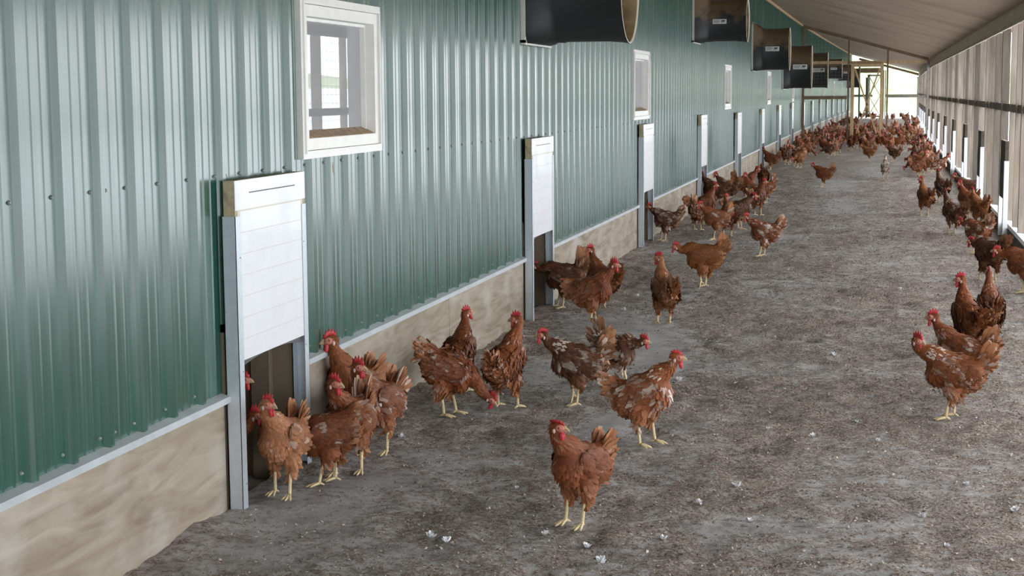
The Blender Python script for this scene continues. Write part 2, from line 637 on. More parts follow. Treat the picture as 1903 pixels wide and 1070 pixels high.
def relief(x, y):
    f = np.clip(1.0 - bare_at(x, y) * 1.5, 0, 1)
    r = 0.022 * (vnoise(x, y, 0.30, 11) - .5) + 0.020 * (vnoise(x, y, 0.11, 12) - .5) + 0.012 * (vnoise(x, y, 0.05, 13) - .5)
    edge = np.clip((x - (XL + .02)) / .25, 0, 1)
    return r * f * 1.9 + 0.02 * (1 - edge) * f * vnoise(x, y, 0.4, 15) - 0.004


fm = MB()
gx = np.arange(XL - .02, XR + .06, 0.035)
gy = np.concatenate([np.arange(2.5, 14, 0.035), np.arange(14, 30, 0.10)])
X, Y = np.meshgrid(gx, gy, indexing='ij')
Z = relief(X, Y)
nx, ny = X.shape
idx = np.arange(nx * ny).reshape(nx, ny)
quads = np.stack([idx[:-1, :-1], idx[1:, :-1], idx[1:, 1:], idx[:-1, 1:]], axis=-1).reshape(-1, 4)
fm.add(np.stack([X, Y, Z], -1).reshape(-1, 3), quads.tolist(), 'litter_floor')
k0 = fm.n
rows = list(np.arange(29.9, Y1 + .01, 1.0))
fv = []
for y in rows:
    for x in np.linspace(XL - .02, XR + .4, 20):
        fv.append((x + bend(y), y, -0.004))
ff = [(i * 20 + j, i * 20 + j + 1, i * 20 + 21 + j, i * 20 + 20 + j) for i in range(len(rows) - 1) for j in range(19)]
fm.add(fv, ff, 'litter_floor')
fm.add([(XL - .02, Y0, -.004), (XR + .06, Y0, -.004), (XR + .06, 2.55, -.004), (XL - .02, 2.55, -.004)], [(0, 1, 2, 3)], 'litter_floor')
fo = fm.build('floor', smooth=True)
vv = np.concatenate(fm.v)
at = fo.data.attributes.new('bare', 'FLOAT', 'POINT')
at.data.foreach_set('value', bare_at(vv[:, 0], vv[:, 1]).astype(np.float32))
struct(fo)


# loose wood chips and crumbs of litter lying on the floor: nobody could count them
def chips():
    n = 460000
    y = 3.6 + (rng.random(n) ** 2.0) * 30
    x = XL + .115 + rng.random(n) * (XR - XL - .235)
    keep = rng.random(n) > np.clip(bare_at(x, y) * 1.5 - 0.15, 0, .92)
    keep &= rng.random(n) > np.clip((y - 18) / 15.5, 0, 1)
    keep &= vnoise(x, y, 0.10, 21) + 0.55 * rng.random(n) > 0.40
    for hx, hy in taken:
        keep &= (x - hx) ** 2 + (y - hy) ** 2 > .115 ** 2
    x, y = x[keep], y[keep]
    n = len(x)
    z = np.where(y < 29.7, relief(x, y), -.003)
    L_ = (0.0026 + 0.0058 * rng.random(n) ** 3) * (1 + (y - 4) * 0.025)
    W_ = L_ * (0.22 + 0.40 * rng.random(n))
    a = rng.random(n) * 6.283
    dx, dy = np.cos(a), np.sin(a)
    t = np.stack([dx, dy, rng.normal(0, .30, n)], -1) * L_[:, None]
    s_ = np.stack([-dy, dx, rng.normal(0, .35, n)], -1) * W_[:, None]
    base = np.stack([x, y, z + 0.0012 + .3 * np.abs(t[:, 2])], -1)
    v = np.zeros((n, 4, 3))
    v[:, 0] = base - t
    v[:, 1] = base - s_ - t * .2
    v[:, 2] = base + t
    v[:, 3] = base + s_ + np.array((0, 0, .0008))
    f = np.arange(n * 4).reshape(n, 4)
    pal = np.array([(.15, .118, .094), (.20, .16, .13), (.26, .21, .175), (.32, .265, .22), (.44, .375, .32), (.62, .55, .48)])
    c = pal[rng.choice(len(pal), n, p=np.array([.16, .16, .18, .20, .18, .12]))] * (0.8 + .4 * rng.random((n, 1)))
    me = bpy.data.meshes.new('litter')
    me.vertices.add(n * 4)
    me.vertices.foreach_set('co', v.astype(np.float32).ravel())
    me.loops.add(n * 4)
    me.loops.foreach_set('vertex_index', f.astype(np.int32).ravel())
    me.polygons.add(n)
    me.polygons.foreach_set('loop_start', np.arange(0, n * 4, 4, dtype=np.int32))
    me.materials.append(MATS['chips'])
    at = me.attributes.new('fcol', 'FLOAT_COLOR', 'POINT')
    at.data.foreach_set('color', np.repeat(np.concatenate([c, np.ones((n, 1))], 1), 4, axis=0).astype(np.float32).ravel())
    me.update(calc_edges=True)
    o = bpy.data.objects.new('litter', me)
    COL.objects.link(o)
    tag(o, 'loose wood chip litter scattered over the whole floor', 'litter', kind='stuff')


# ---- left wall: ribbed green steel sheet with openings
PITCH_R = 0.2365
PROFILE = [(0.0, 0.0), (0.016, 0.020), (0.043, 0.020), (0.059, 0.0), (0.112, 0.0), (0.117, 0.0035), (0.124, 0.0035), (0.129, 0.0), (0.171, 0.0), (0.176, 0.0035), (0.183, 0.0035), (0.188, 0.0)]


def wall_profile():
    out = []
    y = 4.055 - PITCH_R * 47
    while y < Y1:
        for dy, dx in PROFILE:
            out.append((y + dy, dx))
        y += PITCH_R
    return out


holes = [(a + .02, a + HATCH_W - .02, 0.0, HATCH_H + .12) for a in HATCH] + [(a + .04, a + WIN_W - .04, WIN_Z0 + .04, WIN_Z1 - .04) for a in WINS]
prof = wall_profile()
ys_ = [p[0] for p in prof]
for a, b, _, _ in holes:
    for c in (a, b):
        j = int(np.searchsorted(ys_, c))
        y0, d0 = prof[j - 1]
        y1, d1 = prof[j]
        if min(c - y0, y1 - c) > 1e-5:
            prof.insert(j, (c, d0 + (d1 - d0) * (c - y0) / (y1 - y0)))
            ys_.insert(j, c)
bays = [-20] + [h_ - 1.2 for h_ in HATCH[1:]] + [200]
WALL = None
for y_lo, y_hi in zip(bays[:-1], bays[1:]):
    wv, wf = [], []
    for (ya, da), (yb, db) in zip(prof[:-1], prof[1:]):
        mid = (ya + yb) / 2
        if not y_lo <= mid < y_hi:
            continue
        segs = [(KICK, 9.0)]
        for a, b, z0, z1 in holes:
            if a - 1e-6 < mid < b + 1e-6:
                segs = [s for q0, q1 in segs for s in ((q0, min(q1, z0)), (max(q0, z1), q1)) if s[1] - s[0] > 1e-4]
        for q0, q1 in segs:
            n = len(wv)
            ta, tb = (min(q1, zc(ya) + .02), min(q1, zc(yb) + .02))
            wv += [(XL + da + bend(ya), ya, q0), (XL + db + bend(yb), yb, q0), (XL + db + bend(yb), yb, tb), (XL + da + bend(ya), ya, ta)]
            wf.append((n, n + 1, n + 2, n + 3))
    w = MB()
    w.add(wv, wf, 'green_steel')
    wo = struct(w.build('wall_left'))
    WALL = WALL or wo
# screw heads in two rows, and doubled where the sheets lap
s = MB()
j = 0
y = 4.055 - PITCH_R * 2
while y < 40:
    j += 1
    ds = [-0.022] + ([0.078] if j % 4 == 1 else [])
    for d in ds:
        yy = y + d
        for z in (1.254, KICK + .045):
            if any(a - .03 < yy < b + .03 and z0 - .05 < z < z1 + .05 for a, b, z0, z1 in holes):
                continue
            s.ell((XL + 0.004, yy, z), (0.0055, 0.0058, 0.0058), 'screw', sub=1)
            s.ell((XL + 0.0015, yy, z), (0.002, 0.0078, 0.0078), 'screw', sub=1)
    y += PITCH_R
s.build('screw_row', parent=WALL, smooth=True)
s = MB()
s.ell((XL + .0005, 4.237, 1.728), (.001, .007, .008), 'pupil', sub=2)
s.build('screw_hole', parent=WALL)

# galvanized strip and plywood kick boards between the hatches
spans = []
prev = Y0
for a in HATCH + [Y1]:
    spans.append((prev, a))
    prev = a + HATCH_W
for i, (a, b) in enumerate(spans):
    t = MB()
    n = max(1, int((b - a) / 6))
    c = a
    for k in range(n):
        d = a + (b - a) * (k + 1) / n
        bx0, bx1 = bend(c), bend(d)
        P = [(XL - .02, KICK - .012), (XL + .034, KICK - .012), (XL + .036, KICK - .022), (XL + .038, KICK - .022), (XL + .038, KICK + .002), (XL + .003, KICK + .012), (XL - .02, KICK + .012)]
        vs = [(p[0] + bx0, c, p[1]) for p in P] + [(p[0] + bx1, d, p[1]) for p in P]
        m = len(P)
        t.add(vs, [(q, (q + 1) % m, m + (q + 1) % m, m + q) for q in range(m)] + [tuple(range(m))[::-1], tuple(range(m, 2 * m))], 'flashing')
        c = d
    struct(t.build('trim_%d' % (i + 1)))
    # boards: seams every 2.44 m
    c = a
    k = 0
    while c < b - .01:
        d = min(b, c + (2.44 if b - c > 2.9 else b - c))
        t = MB()
        g_ = 0.0025
        vs = []
        for yy in (c + g_, d - g_):
            vs += [(XL - .012 + bend(yy), yy, -.05), (XL + .012 + bend(yy), yy, -.05), (XL + .012 + bend(yy), yy, KICK - .012), (XL - .012 + bend(yy), yy, KICK - .012)]
        t.add(vs, [(0, 1, 2, 3), (7, 6, 5, 4), (0, 4, 5, 1), (1, 5, 6, 2), (2, 6, 7, 3), (3, 7, 4, 0)], 'plywood')
        struct(t.build('baseboard_left'))
        c = d

# inside of the barn behind the wall: dark
b_ = MB()
b_.add([(XL - .7, Y0, -.04), (XL - 4, Y0, -.04), (XL - 4, Y1, -.04), (XL - .7, Y1, -.04)], [(0, 1, 2, 3)], 'barn_inside')
b_.add([(XL - 4, Y0, -.04), (XL - 4, Y1, -.04), (XL - 4, Y1, 3.9), (XL - 4, Y0, 3.9)], [(0, 1, 2, 3)], 'barn_inside')
b_.add([(XL - .01, Y0, 3.9), (XL - 4, Y0, 3.9), (XL - 4, Y1, 3.9), (XL - .01, Y1, 3.9)], [(0, 1, 2, 3)], 'barn_inside')
for yy in (Y0, Y1):
    b_.add([(XL - .01, yy, -.04), (XL - 4, yy, -.04), (XL - 4, yy, 3.9), (XL - .01, yy, 3.9)], [(0, 1, 2, 3)], 'barn_inside')
b_.add([(XL - .7, Y0, -.04), (XL - .7, Y1, -.04), (XL - .7, Y1, 0.9), (XL - .7, Y0, 0.9)], [(0, 1, 2, 3)], 'barn_inside')
struct(b_.build('wall_interior'))

# ceiling, sloping down to the open side
c_ = MB()
ny_ = 25
yy = np.linspace(Y0, Y1 + .4, ny_)
for z_off, flip in ((0, False), (0.03, True)):
    vs, fs = [], []
    for y in yy:
        for x in (XL - .05, XR + .35):
            vs.append((x + bend(y), y, ceil_z(x, y) + z_off))
    for i in range(ny_ - 1):
        q = (i * 2, i * 2 + 2, i * 2 + 3, i * 2 + 1)
        fs.append(q if not flip else q[::-1])
    c_.add(vs, fs, 'ceiling_ply')
CEIL = struct(c_.build('ceiling'))
# roof over the barn, outside the wall line
t = MB()
t.box(XL - 4.2, XL + 0.05, Y0, Y1, 3.92, 3.96, 'barn_inside')
struct(t.build('roof'))
# pale wood strip where ceiling meets the green wall
t = MB()
ys2 = np.linspace(Y0, Y1, 25)
for a, b in zip(ys2[:-1], ys2[1:]):
    t.bar((XL + .03 + bend(a), a, zc(a) - .035), (XL + .03 + bend(b), b, zc(b) - .035), 0.035, 0.05, 'new_lumber')
struct(t.build('trim_20'))

# right side: header beam, pale strip, studs, rail, kick plank, sill
t, t2, t3, t4, t5, t6 = MB(), MB(), MB(), MB(), MB(), MB()
for a, b in zip(ys2[:-1], ys2[1:]):
    def sweep(mb, poly, mat):
        m = len(poly)
        vs = [(x + bend(a), a, z(a) if callable(z) else z) for x, z in poly] + [(x + bend(b), b, z(b) if callable(z) else z) for x, z in poly]
        mb.add(vs, [(q, (q + 1) % m, m + (q + 1) % m, m + q) for q in range(m)], mat)
    top = lambda y: ceil_z(XR, y)
    sweep(t, [(XR, 2.235), (XR + .05, 2.235), (XR + .05, top), (XR, top)], 'header_wood')
    sweep(t2, [(XR - .022, 2.205), (XR + .0, 2.205), (XR + .0, 2.245), (XR - .022, 2.245)], 'pale_batten')
    sweep(t3, [(XR + .035, 1.31), (XR + .075, 1.31), (XR + .075, 1.395), (XR + .035, 1.395)], 'rail_wood')
    sweep(t4, [(XR - .05, -.05), (XR - .01, -.05), (XR - .01, .15), (XR - .05, .15)], 'kick_plank')
    sweep(t5, [(XR - .01, -.05), (XR + .16, -.05), (XR + .16, .125), (XR - .01, .148)], 'sill_white')
struct(t.build('beam_header'))
struct(t2.build('trim_21'))
struct(t3.build('trim_22'))
struct(t4.build('baseboard_right'))
struct(t5.build('sill_right'))
studs = [15.4, 16.4, 17.1, 18.0, 19.1, 20.5, 21.5, 22.2, 23.8, 24.7, 25.5, 26.8, 27.6, 28.6, 30.2, 31.0, 31.8, 33.3]
studs = [15.4 - 1.3 * k + .12 * math.sin(k * 2.7) for k in range(17, 0, -1)] + studs + [33.3 + 1.2 * k + .15 * math.sin(k * 1.9) for k in range(1, 50)]
for k, y in enumerate(studs):
    t = MB()
    bx = bend(y)
    wd = 0.042 if k % 3 else 0.075
    jit = 0.016 * ((k * 7) % 5 - 2) / 2
    t.box(XR + .004 + abs(jit) + bx, XR + (.09, .125, .10)[k % 3] + bx, y - wd / 2, y + wd / 2, 0.13, 2.235, 'stud_wood')
    struct(t.build('post_right'))
# welded wire outside the studs
t = MB()
for z in np.arange(0.25, 2.2, 0.10):
    for a, b in zip(ys2[:-1], ys2[1:]):
        t.bar((XR + .165 + bend(a), a, z), (XR + .165 + bend(b), b, z), 0.003, 0.003, 'wire')
for y in np.arange(8, 30, 0.15):
    t.box(XR + .164, XR + .167, y - .0013, y + .0013, 0.12, 2.235, 'wire')
tag(t.build('wire_netting'), 'thin welded wire netting across the open side behind the posts', 'netting')

# ------------------------------------------------------------------ windows on the green wall
for i, a in enumerate(WINS):
    b = a + WIN_W
    root = empty('window_%d' % (i + 1), (XL, a, WIN_Z0))
    struct(root)
    bx = bend(a)

    def ring(mb, x0, x1, o0, o1, mat, a=a, b=b):
        """Rectangular frame between inset o0 and inset o1."""
        A, B, C, D = a + o0, b - o0, WIN_Z0 + o0, WIN_Z1 - o0
        E, F, G, H = a + o1, b - o1, WIN_Z0 + o1, WIN_Z1 - o1
        for (ya, yb, za, zb) in ((A, E, C, D), (F, B, C, D), (E, F, C, G), (E, F, H, D)):
            mb.box(x0 - XL + bx, x1 - XL + bx, ya - WINS[i], yb - WINS[i], za - WIN_Z0, zb - WIN_Z0, mat)
    f = MB()
    ring(f, XL + .0, XL + .030, 0.0, 0.022, 'vinyl')
    ring(f, XL - .01, XL + .038, 0.022, 0.034, 'vinyl')
    f.build('casing', parent=root)
    f = MB()
    ring(f, XL - .02, XL + .026, 0.036, 0.085, 'vinyl')
    ring(f, XL - .055, XL - .018, 0.086, 0.10, 'vinyl')
    f.build('window_frame', parent=root)
    f = MB()
    f.add([(-.052 + bx, .087, .122), (.020 + bx, .087, .088), (.020 + bx, WIN_W - .087, .088), (-.052 + bx, WIN_W - .087, .122), (-.052 + bx, .087, .08), (.020 + bx, .087, .08), (.020 + bx, WIN_W - .087, .08), (-.052 + bx, WIN_W - .087, .08)],
          [(0, 1, 2, 3), (0, 4, 5, 1), (1, 5, 6, 2), (2, 6, 7, 3), (3, 7, 4, 0)], 'dusty_sill')
    f.build('window_sill', parent=root)
    f = MB()
    f.box(-.046 + bx, -.042 + bx, .09, WIN_W - .09, .095, WIN_Z1 - WIN_Z0 - .09, 'pane_glass')
    f.build('pane', parent=root)

# ------------------------------------------------------------------ pop hatches along the green wall
ORD = ['', 'second', 'third', 'fourth', 'fifth', 'sixth', 'seventh', 'eighth', 'ninth', 'tenth', 'eleventh', 'twelfth', 'thirteenth', 'fourteenth', 'fifteenth', 'last']
D_ = 0.054
for i, a in enumerate(HATCH):
    b = a + HATCH_W
    root = empty('pop_hatch', (XL + .0225 + bend(a + HATCH_W), a, 0))
    W_ = HATCH_W
    lab = 'large white pop hatch below the big window, slid up, hens crowding out beneath it' if i == 0 else \
        ('white pop hatch in galvanized channels, last one before the far end of the green wall' if i == len(HATCH) - 1 else
         'white pop hatch in galvanized channels, %s along the green wall counting from the big window' % ORD[i])
    tag(root, lab, 'hatch', 'pop hatches along the green wall')
    th = 0.0025
    for side in (0, 1):
        p = MB()
        y0, y1 = (0, .048) if side == 0 else (W_ - .048, W_)
        web = (0, th) if side == 0 else (W_ - th, W_)
        p.box(0, D_, web[0], web[1], -.02, 1.105, 'galvanized')
        p.box(D_ - th, D_, y0, y1, -.02, 1.105, 'galvanized')
        p.box(0, th, y0, y1, -.02, 1.105, 'galvanized')
        o = p.build('channel_post', parent=root)
        if i < 6:
            for z in (.09, .52, .95):
                q = MB()
                yc = (y0 + y1) / 2 + (.012 if side == 0 else -.012)
                q.ell((D_, yc, z), (.003, .004, .004), 'screw', sub=1)
                q.build('screw', parent=o)
    lift = [0, .005, -.006, .01, -.03, -.03][i] if i < 6 else 0.02 * math.sin(i * 2.1)
    zb, zt = HATCH_H + lift, 1.237 + lift
    p = MB()
    x0, x1 = 0.006, D_ - .004
    # foam core shows at the ends, white skin on the faces; the head of the panel is a little proud
    p.box(x0, x1, .006, W_ - .006, zb, zt, 'foam_edge')
    p.box(x1, x1 + .0025, .006, W_ - .006, zt - .11, zt, 'white_panel')
    nb = 7
    hb = (zt - .115 - zb) / nb
    for k in range(nb):
        p.box(x1, x1 + .0015, .052, W_ - .052, zb + k * hb + .0013, zb + (k + 1) * hb - .0013, 'white_panel')
    p.box(x1 - .001, x1 + .0006, .03, W_ - .03, zb, zt - .1, 'panel_groove')
    p.box(x1 - .001, x1 + .0032, .14, W_ - .12, zt - .052, zt - .048, 'dark_slot')
    pn = p.build('hatch_panel', parent=root)
    q = MB()
    n = 10
    for k in range(n):
        ya, yb = .05 + (W_ - .1) * k / n, .05 + (W_ - .1) * (k + 1) / n
        sag = lambda y: -.035 * abs((y - W_ / 2) / (W_ / 2)) ** 2 - .004
        q.add([(x1 - .02, ya, zb + .01), (x1 - .02, yb, zb + .01), (x1 - .012, yb, zb + sag(yb)), (x1 - .012, ya, zb + sag(ya)),
               (x1 - .012, ya, zb + .01), (x1 - .012, yb, zb + .01)], [(0, 1, 2, 3), (4, 3, 2, 5)], 'rubber')
    q.build('bottom_seal', parent=pn)
    # lined passage through the wall
    q = MB()
    q.box(-.62, -.002, W_ - .035, W_ - .012, -.05, HATCH_H + .14, 'jamb_wood')
    q.box(-.62, -.002, .012, .035, -.05, HATCH_H + .14, 'jamb_wood')
    q.box(-.62, -.002, .012, W_ - .012, HATCH_H + .11, HATCH_H + .14, 'jamb_wood')
    q.box(-.17, -.09, W_ - .075, W_ - .034, -.05, HATCH_H + .12, 'jamb_wood')
    q.box(-.62, -.60, .0, W_, -.05, HATCH_H + .14, 'jamb_wood')
    lo_ = struct(q.build('door_%d' % (i + 1), loc=(XL + .014 + bend(a), a, 0)))

# small marks on the wall
t = MB()
t.ell((0, 0, 0), (.012, .015, .028), 'cocoon')
t.ell((.004, .004, -.02), (.008, .010, .016), 'cocoon')
t.ell((.002, -.005, .018), (.009, .009, .012), 'cocoon')
o = t.build('cocoon', smooth=True, loc=(XL + .010, 6.70, 1.232))
tag(o, 'small brown cocoon stuck to green wall just below the big window', 'cocoon')

# ------------------------------------------------------------------ exhaust fans
FANS = [(10.5, 1.885, .40), (20.25, 2.175, .26), (29.5, 1.93, .375), (38.6, 1.61, .50), (48.9, 1.64, .52), (61.0, 2.0, .36), (74.0, 2.0, .36), (85.0, 1.70, .50)]
for i, (a, zb, R) in enumerate(FANS):
    HB = R + .035 if i != 1 else R + .13
    cy = a + max(R + .03, .36)
    cz = zb + R + .015
    root = empty('exhaust_fan', (XL + .02 + bend(a), cy, cz))
    lab = ['big black fan hood cut off by the top edge of the photo',
           'small black fan hood with brown dusty top and white label, second along the green wall'][i] if i < 2 else \
        'black fan hood with brown dusty top, %s along the green wall' % (ORD[i] if i < 7 else 'farthest')
    tag(root, lab, 'fan', 'exhaust fan hoods on the green wall')
    sy = min(HB, cy - a)
    ztop, zbot = HB + (.06 if i != 1 else .25), -R - .015
    p = MB()
    for (y0, y1, z0, z1) in ((-sy - .012, sy + .012, zbot - .012, zbot + .02), (-sy - .012, sy + .012, ztop - .02, ztop + .012), (-sy - .012, -sy + .02, zbot, ztop), (sy - .02, sy + .012, zbot, ztop)):
        p.box(0, .03, y0, y1, z0, z1, 'flange_white')
    p.build('wall_flange', parent=root)
    # square-to-round body and tube, hollow
    p = MB()
    n = 48
    secs = [(0.03, 1.0, 0), (0.08, 0.9, 0), (0.17, 0.25, 0), (0.20, 0.0, 0.006), (0.215, 0, 0.006), (0.225, 0.0, 0), (0.52, 0.0, 0), (0.62, 0.0, 0.008), (0.66, 0, 0.016), (0.67, 0, .016)]
    ring_of = []
    for x, sq, dr in secs:
        row = []
        for k in range(n):
            an = 2 * math.pi * (k + .5) / n
            c, s_ = math.cos(an), math.sin(an)
            m = max(abs(c), abs(s_))
            py, pz = c / m * sy, (s_ / m * (ztop if s_ > 0 else -zbot))
            qy, qz = c * (R + dr), s_ * (R + dr)
            row.append((x, py * sq + qy * (1 - sq), pz * sq + qz * (1 - sq)))
        ring_of.append(row)
    vs = [v for r_ in ring_of for v in r_]
    fs = [(r_ * n + k, r_ * n + (k + 1) % n, (r_ + 1) * n + (k + 1) % n, (r_ + 1) * n + k) for r_ in range(len(secs) - 1) for k in range(n)]
    p.add(vs, fs, 'fan_black')
    hb_ = p.build('hood', parent=root, smooth=True)
    p = MB()
    vs, fs = [], []
    for (x, r_) in ((0.67, R + .016), (0.672, R + .011), (0.66, R + .004), (0.60, R - .006), (0.2, R - .012), (0.06, R - .012)):
        for k in range(n):
            an = 2 * math.pi * (k + .5) / n
            vs.append((x, math.cos(an) * r_, math.sin(an) * r_))
    for r_ in range(5):
        for k in range(n):
            fs.append((r_ * n + k, r_ * n + (k + 1) % n, (r_ + 1) * n + (k + 1) % n, (r_ + 1) * n + k))
    p.add(vs[:], fs[n * 2:], 'fan_inside')
    p.add(vs[:], fs[:n * 2], 'fan_rim')
    p.build('liner', parent=root, smooth=True)
    p = MB()
    p.box(.05, .06, -R + .02, R - .02, -.02, .02, 'rubber')
    p.ell((.09, 0, 0), (.06, .06, .06), 'rubber', sub=2)
    for k in range(6):
        an = k * math.pi / 3
        M = Matrix.Rotation(an, 4, 'X') @ Matrix.Translation((0.1, 0, R * .48)) @ Matrix.Rotation(.5, 4, 'Z')
        p.box(-.004, .004, -.07, .07, -R * .42, R * .45, 'rubber', M=M)
    p.build('impeller', parent=root)
    if i in (1, 2, 3, 4, 5, 6):
        p = MB()
        lw, lh, lz = .25 * R / .375, .085 * R / .375, (-.02 if i == 1 else .0) * 1
        lx = .25
        yo = -R - .004
        p.box(lx, lx + lw, yo - .002, yo + .003, lz - lh / 2, lz + lh / 2, 'label_white')
        lb = p.build('label', parent=root)
        lb['label'] = 'white maker label with small dark print'
        p = MB()
        for r_, ln in ((.26, .42), (.02, .46), (-.2, .36)):
            x = lx + lw * .07
            while x < lx + lw * (.07 + ln):
                w_ = lw * random.uniform(.03, .07)
                p.box(x, x + w_, yo - .0035, yo - .002, lz + lh * r_ - lh * .055, lz + lh * r_ + lh * .055, 'ink')
                x += w_ + lw * .018
        for k in (0, 1):     # slanted twin-letter mark
            x = lx + lw * (.62 + .13 * k)
            sl = lh * .18
            for (ax, bx_, az, bz) in ((0, .05, -.28, .28), (.03, .12, .12, .28), (.08, .13, -.02, .28), (.03, .12, -.02, .08)):
                vs = [(x + lw * ax + sl * az, yo - .0035, lz + lh * az), (x + lw * bx_ + sl * az, yo - .0035, lz + lh * az),
                      (x + lw * bx_ + sl * bz, yo - .0035, lz + lh * bz), (x + lw * ax + sl * bz, yo - .0035, lz + lh * bz)]
                p.add(vs, [(0, 1, 2, 3)], 'ink')
        p.build('lettering', parent=lb)

# ------------------------------------------------------------------ pop hatches along the open side
for k in range(14):
    a = 16.9 + 4.17 * k
    root = empty('side_hatch', (XR - .05 + bend(a), a, .02))
    tag(root, 'narrow white hatch in the open right-hand wall, nearest the camera' if k == 0 else
        ('narrow white hatch in the open right-hand wall, farthest from the camera' if k == 13 else
         'narrow white hatch in the open right-hand wall, %s from the camera' % ORD[k]), 'hatch', 'side hatches between the posts')
    W_ = .62
    for side in (0, 1):
        p = MB()
        y0 = 0 if side == 0 else W_
        sgn = 1 if side == 0 else -1
        p.box(-.05, .0, min(y0, y0 + sgn * .003), max(y0, y0 + sgn * .003), 0, .81, 'white_panel')
        p.box(-.05, -.047, min(y0, y0 + sgn * .035), max(y0, y0 + sgn * .035), 0, .81, 'white_panel')
        p.build('channel_post', parent=root)
    p = MB()
    p.box(-.042, -.006, .008, W_ - .008, .42, 1.01, 'foam_edge')
    p.box(-.044, -.042, .008, W_ - .008, .42, 1.01, 'shaded_edge')  # aisle face and near edge coloured dark to stand for shade
    p.box(-.042, -.006, .004, .008, .42, 1.01, 'shaded_edge')
    p.build('hatch_panel', parent=root)

# ------------------------------------------------------------------ timber and wire partition half way down
YP = 47.5
part = empty('partition', (0, YP, 0))
tag(part, 'timber framed wire partition with a braced door crossing the aisle', 'partition')
for nm, x, wd, mat, z1 in (('side_post', XL + .08, .07, 'brown_lumber', zc(YP)), ('post', -1.03, .05, 'brown_lumber', ceil_z(-1.0, YP)), ('post', .075, .05, 'brown_lumber', ceil_z(.07, YP)), ('side_post', XR - .09, .07, 'rail_wood', 2.4)):
    p = MB()
    p.box(x - wd / 2, x + wd / 2, -.04, .04, -.02, z1 - .02, mat)
    p.build(nm, parent=part)
p = MB()
p.bar((XL + .05, 0, 2.37), (XR - .05, 0, 2.37), .05, .085, 'new_lumber')
p.build('crossbeam', parent=part)
p = MB()
p.bar((XL + .05, 0, 1.36), (-1.06, 0, 1.36), .05, .1, 'brown_lumber')
p.build('rail', parent=part)
p = MB()
p.bar((.10, 0, 1.38), (XR - .12, 0, 1.38), .04, .06, 'rail_wood')
p.build('rail', parent=part)
p = MB()
p.bar((XL + .05, 0, ceil_z(XL + .05, YP) - .05), (XR - .1, 0, ceil_z(XR - .1, YP) - .05), .06, .08, 'brown_lumber')
p.build('rafter_strip', parent=part)
dr = MB()
dr.box(-.955, -.86, -.11, -.05, .0, 2.33, 'new_lumber')
dr.box(-.13, -.035, -.11, -.05, .0, 2.33, 'new_lumber')
dr.box(-.86, -.13, -.11, -.05, 2.235, 2.33, 'new_lumber')
dr.box(-.86, -.13, -.11, -.05, .02, .11, 'new_lumber')
df = dr.build('door', parent=part)
for p0, p1 in (((-.85, 2.2), (-.14, .12)), ((-.14, 2.2), (-.85, .12))):
    q = MB()
    q.bar((p0[0], -.075, p0[1]), (p1[0], -.075, p1[1]), .045, .075, 'new_lumber', up=(0, 1, 0))
    q.build('brace', parent=df)
p = MB()
for x in np.arange(XL + .1, XR - .1, .1):
    if -1.0 < x < .05:
        continue
    p.box(x - .001, x + .001, .045, .048, .02, ceil_z(x, YP) - .08, 'wire')
for x in np.arange(-1.0, .06, .1):
    p.box(x - .001, x + .001, .045, .048, 2.35, ceil_z(x, YP) - .08, 'wire')
for z in np.arange(.1, 3.3, .1):
    x1 = min(XR - .1, XL + (zc(YP) - .05 - z) / .275)
    if z > 2.34:
        p.box(XL + .1, x1, .045, .048, z - .001, z + .001, 'wire')
    else:
        p.box(XL + .1, -1.0, .045, .048, z - .001, z + .001, 'wire')
        p.box(.05, x1, .045, .048, z - .001, z + .001, 'wire')
p.build('wire_mesh', parent=part)

# ------------------------------------------------------------------ far end of the aisle
YE = Y1
bx = bend(YE)
end = empty('end_frame', (bx, YE, 0))
tag(end, 'open timber end frame at the far end of the aisle, bright outdoors behind', 'frame')
for nm, x, wd, z0, z1, mat in (('post', XL + .45, .10, 0, 2.9, 'green_steel'), ('post', -1.55, .10, 0, 2.3, 'rail_wood'), ('post', -.62, .09, 0, 2.7, 'brown_lumber'), ('post', -.05 - .45, .06, 0, 2.7, 'rail_wood'), ('post', XR - .02, .10, 0, 2.3, 'rail_wood'), ('post', -1.40 + .02, .05, 0, 2.5, 'rail_wood')):
    p = MB()
    p.box(x - wd / 2, x + wd / 2, -.05, .05, z0, z1, mat)
    p.build(nm, parent=end)
p = MB()
p.bar((XL + .1, 0, 1.27), (-1.2, 0, 1.27), .05, .14, 'rail_wood')
p.bar((-.5, 0, 1.27), (XR, 0, 1.27), .05, .14, 'rail_wood')
p.build('rail', parent=end)
p = MB()
p.box(XL + .5, -.62, -.03, .03, 2.55, 2.83, 'brown_lumber')
p.build('lintel', parent=end)
p = MB()
p.bar((XL + .4, 0, ceil_z(XL + .4, YE) - .12), (XR + .1, 0, ceil_z(XR + .1, YE) - .12), .1, .13, 'brown_lumber')
p.build('rafter_strip', parent=end)
dd = MB()
x0, x1 = -1.50, -.70
for (a0, a1, z0, z1) in ((x0, x0 + .09, .06, 2.45), (x1 - .09, x1, .06, 2.45), (x0, x1, 2.36, 2.45), (x0, x1, .06, .15)):
    dd.box(a0, a1, -.14, -.08, z0, z1, 'rail_wood')
de = dd.build('door', parent=end)
for z0, z1 in ((.15, 1.25), (1.25, 2.36)):
    for s_ in (0, 1):
        q = MB()
        q.bar((x0 + .09 if s_ else x1 - .09, -.11, z0), (x1 - .09 if s_ else x0 + .09, -.11, z1), .04, .08, 'brown_lumber', up=(0, 1, 0))
        q.build('brace', parent=de)

#==HENS
# ------------------------------------------------------------------ hens
ZUP = np.array((0, 0, 1.0))


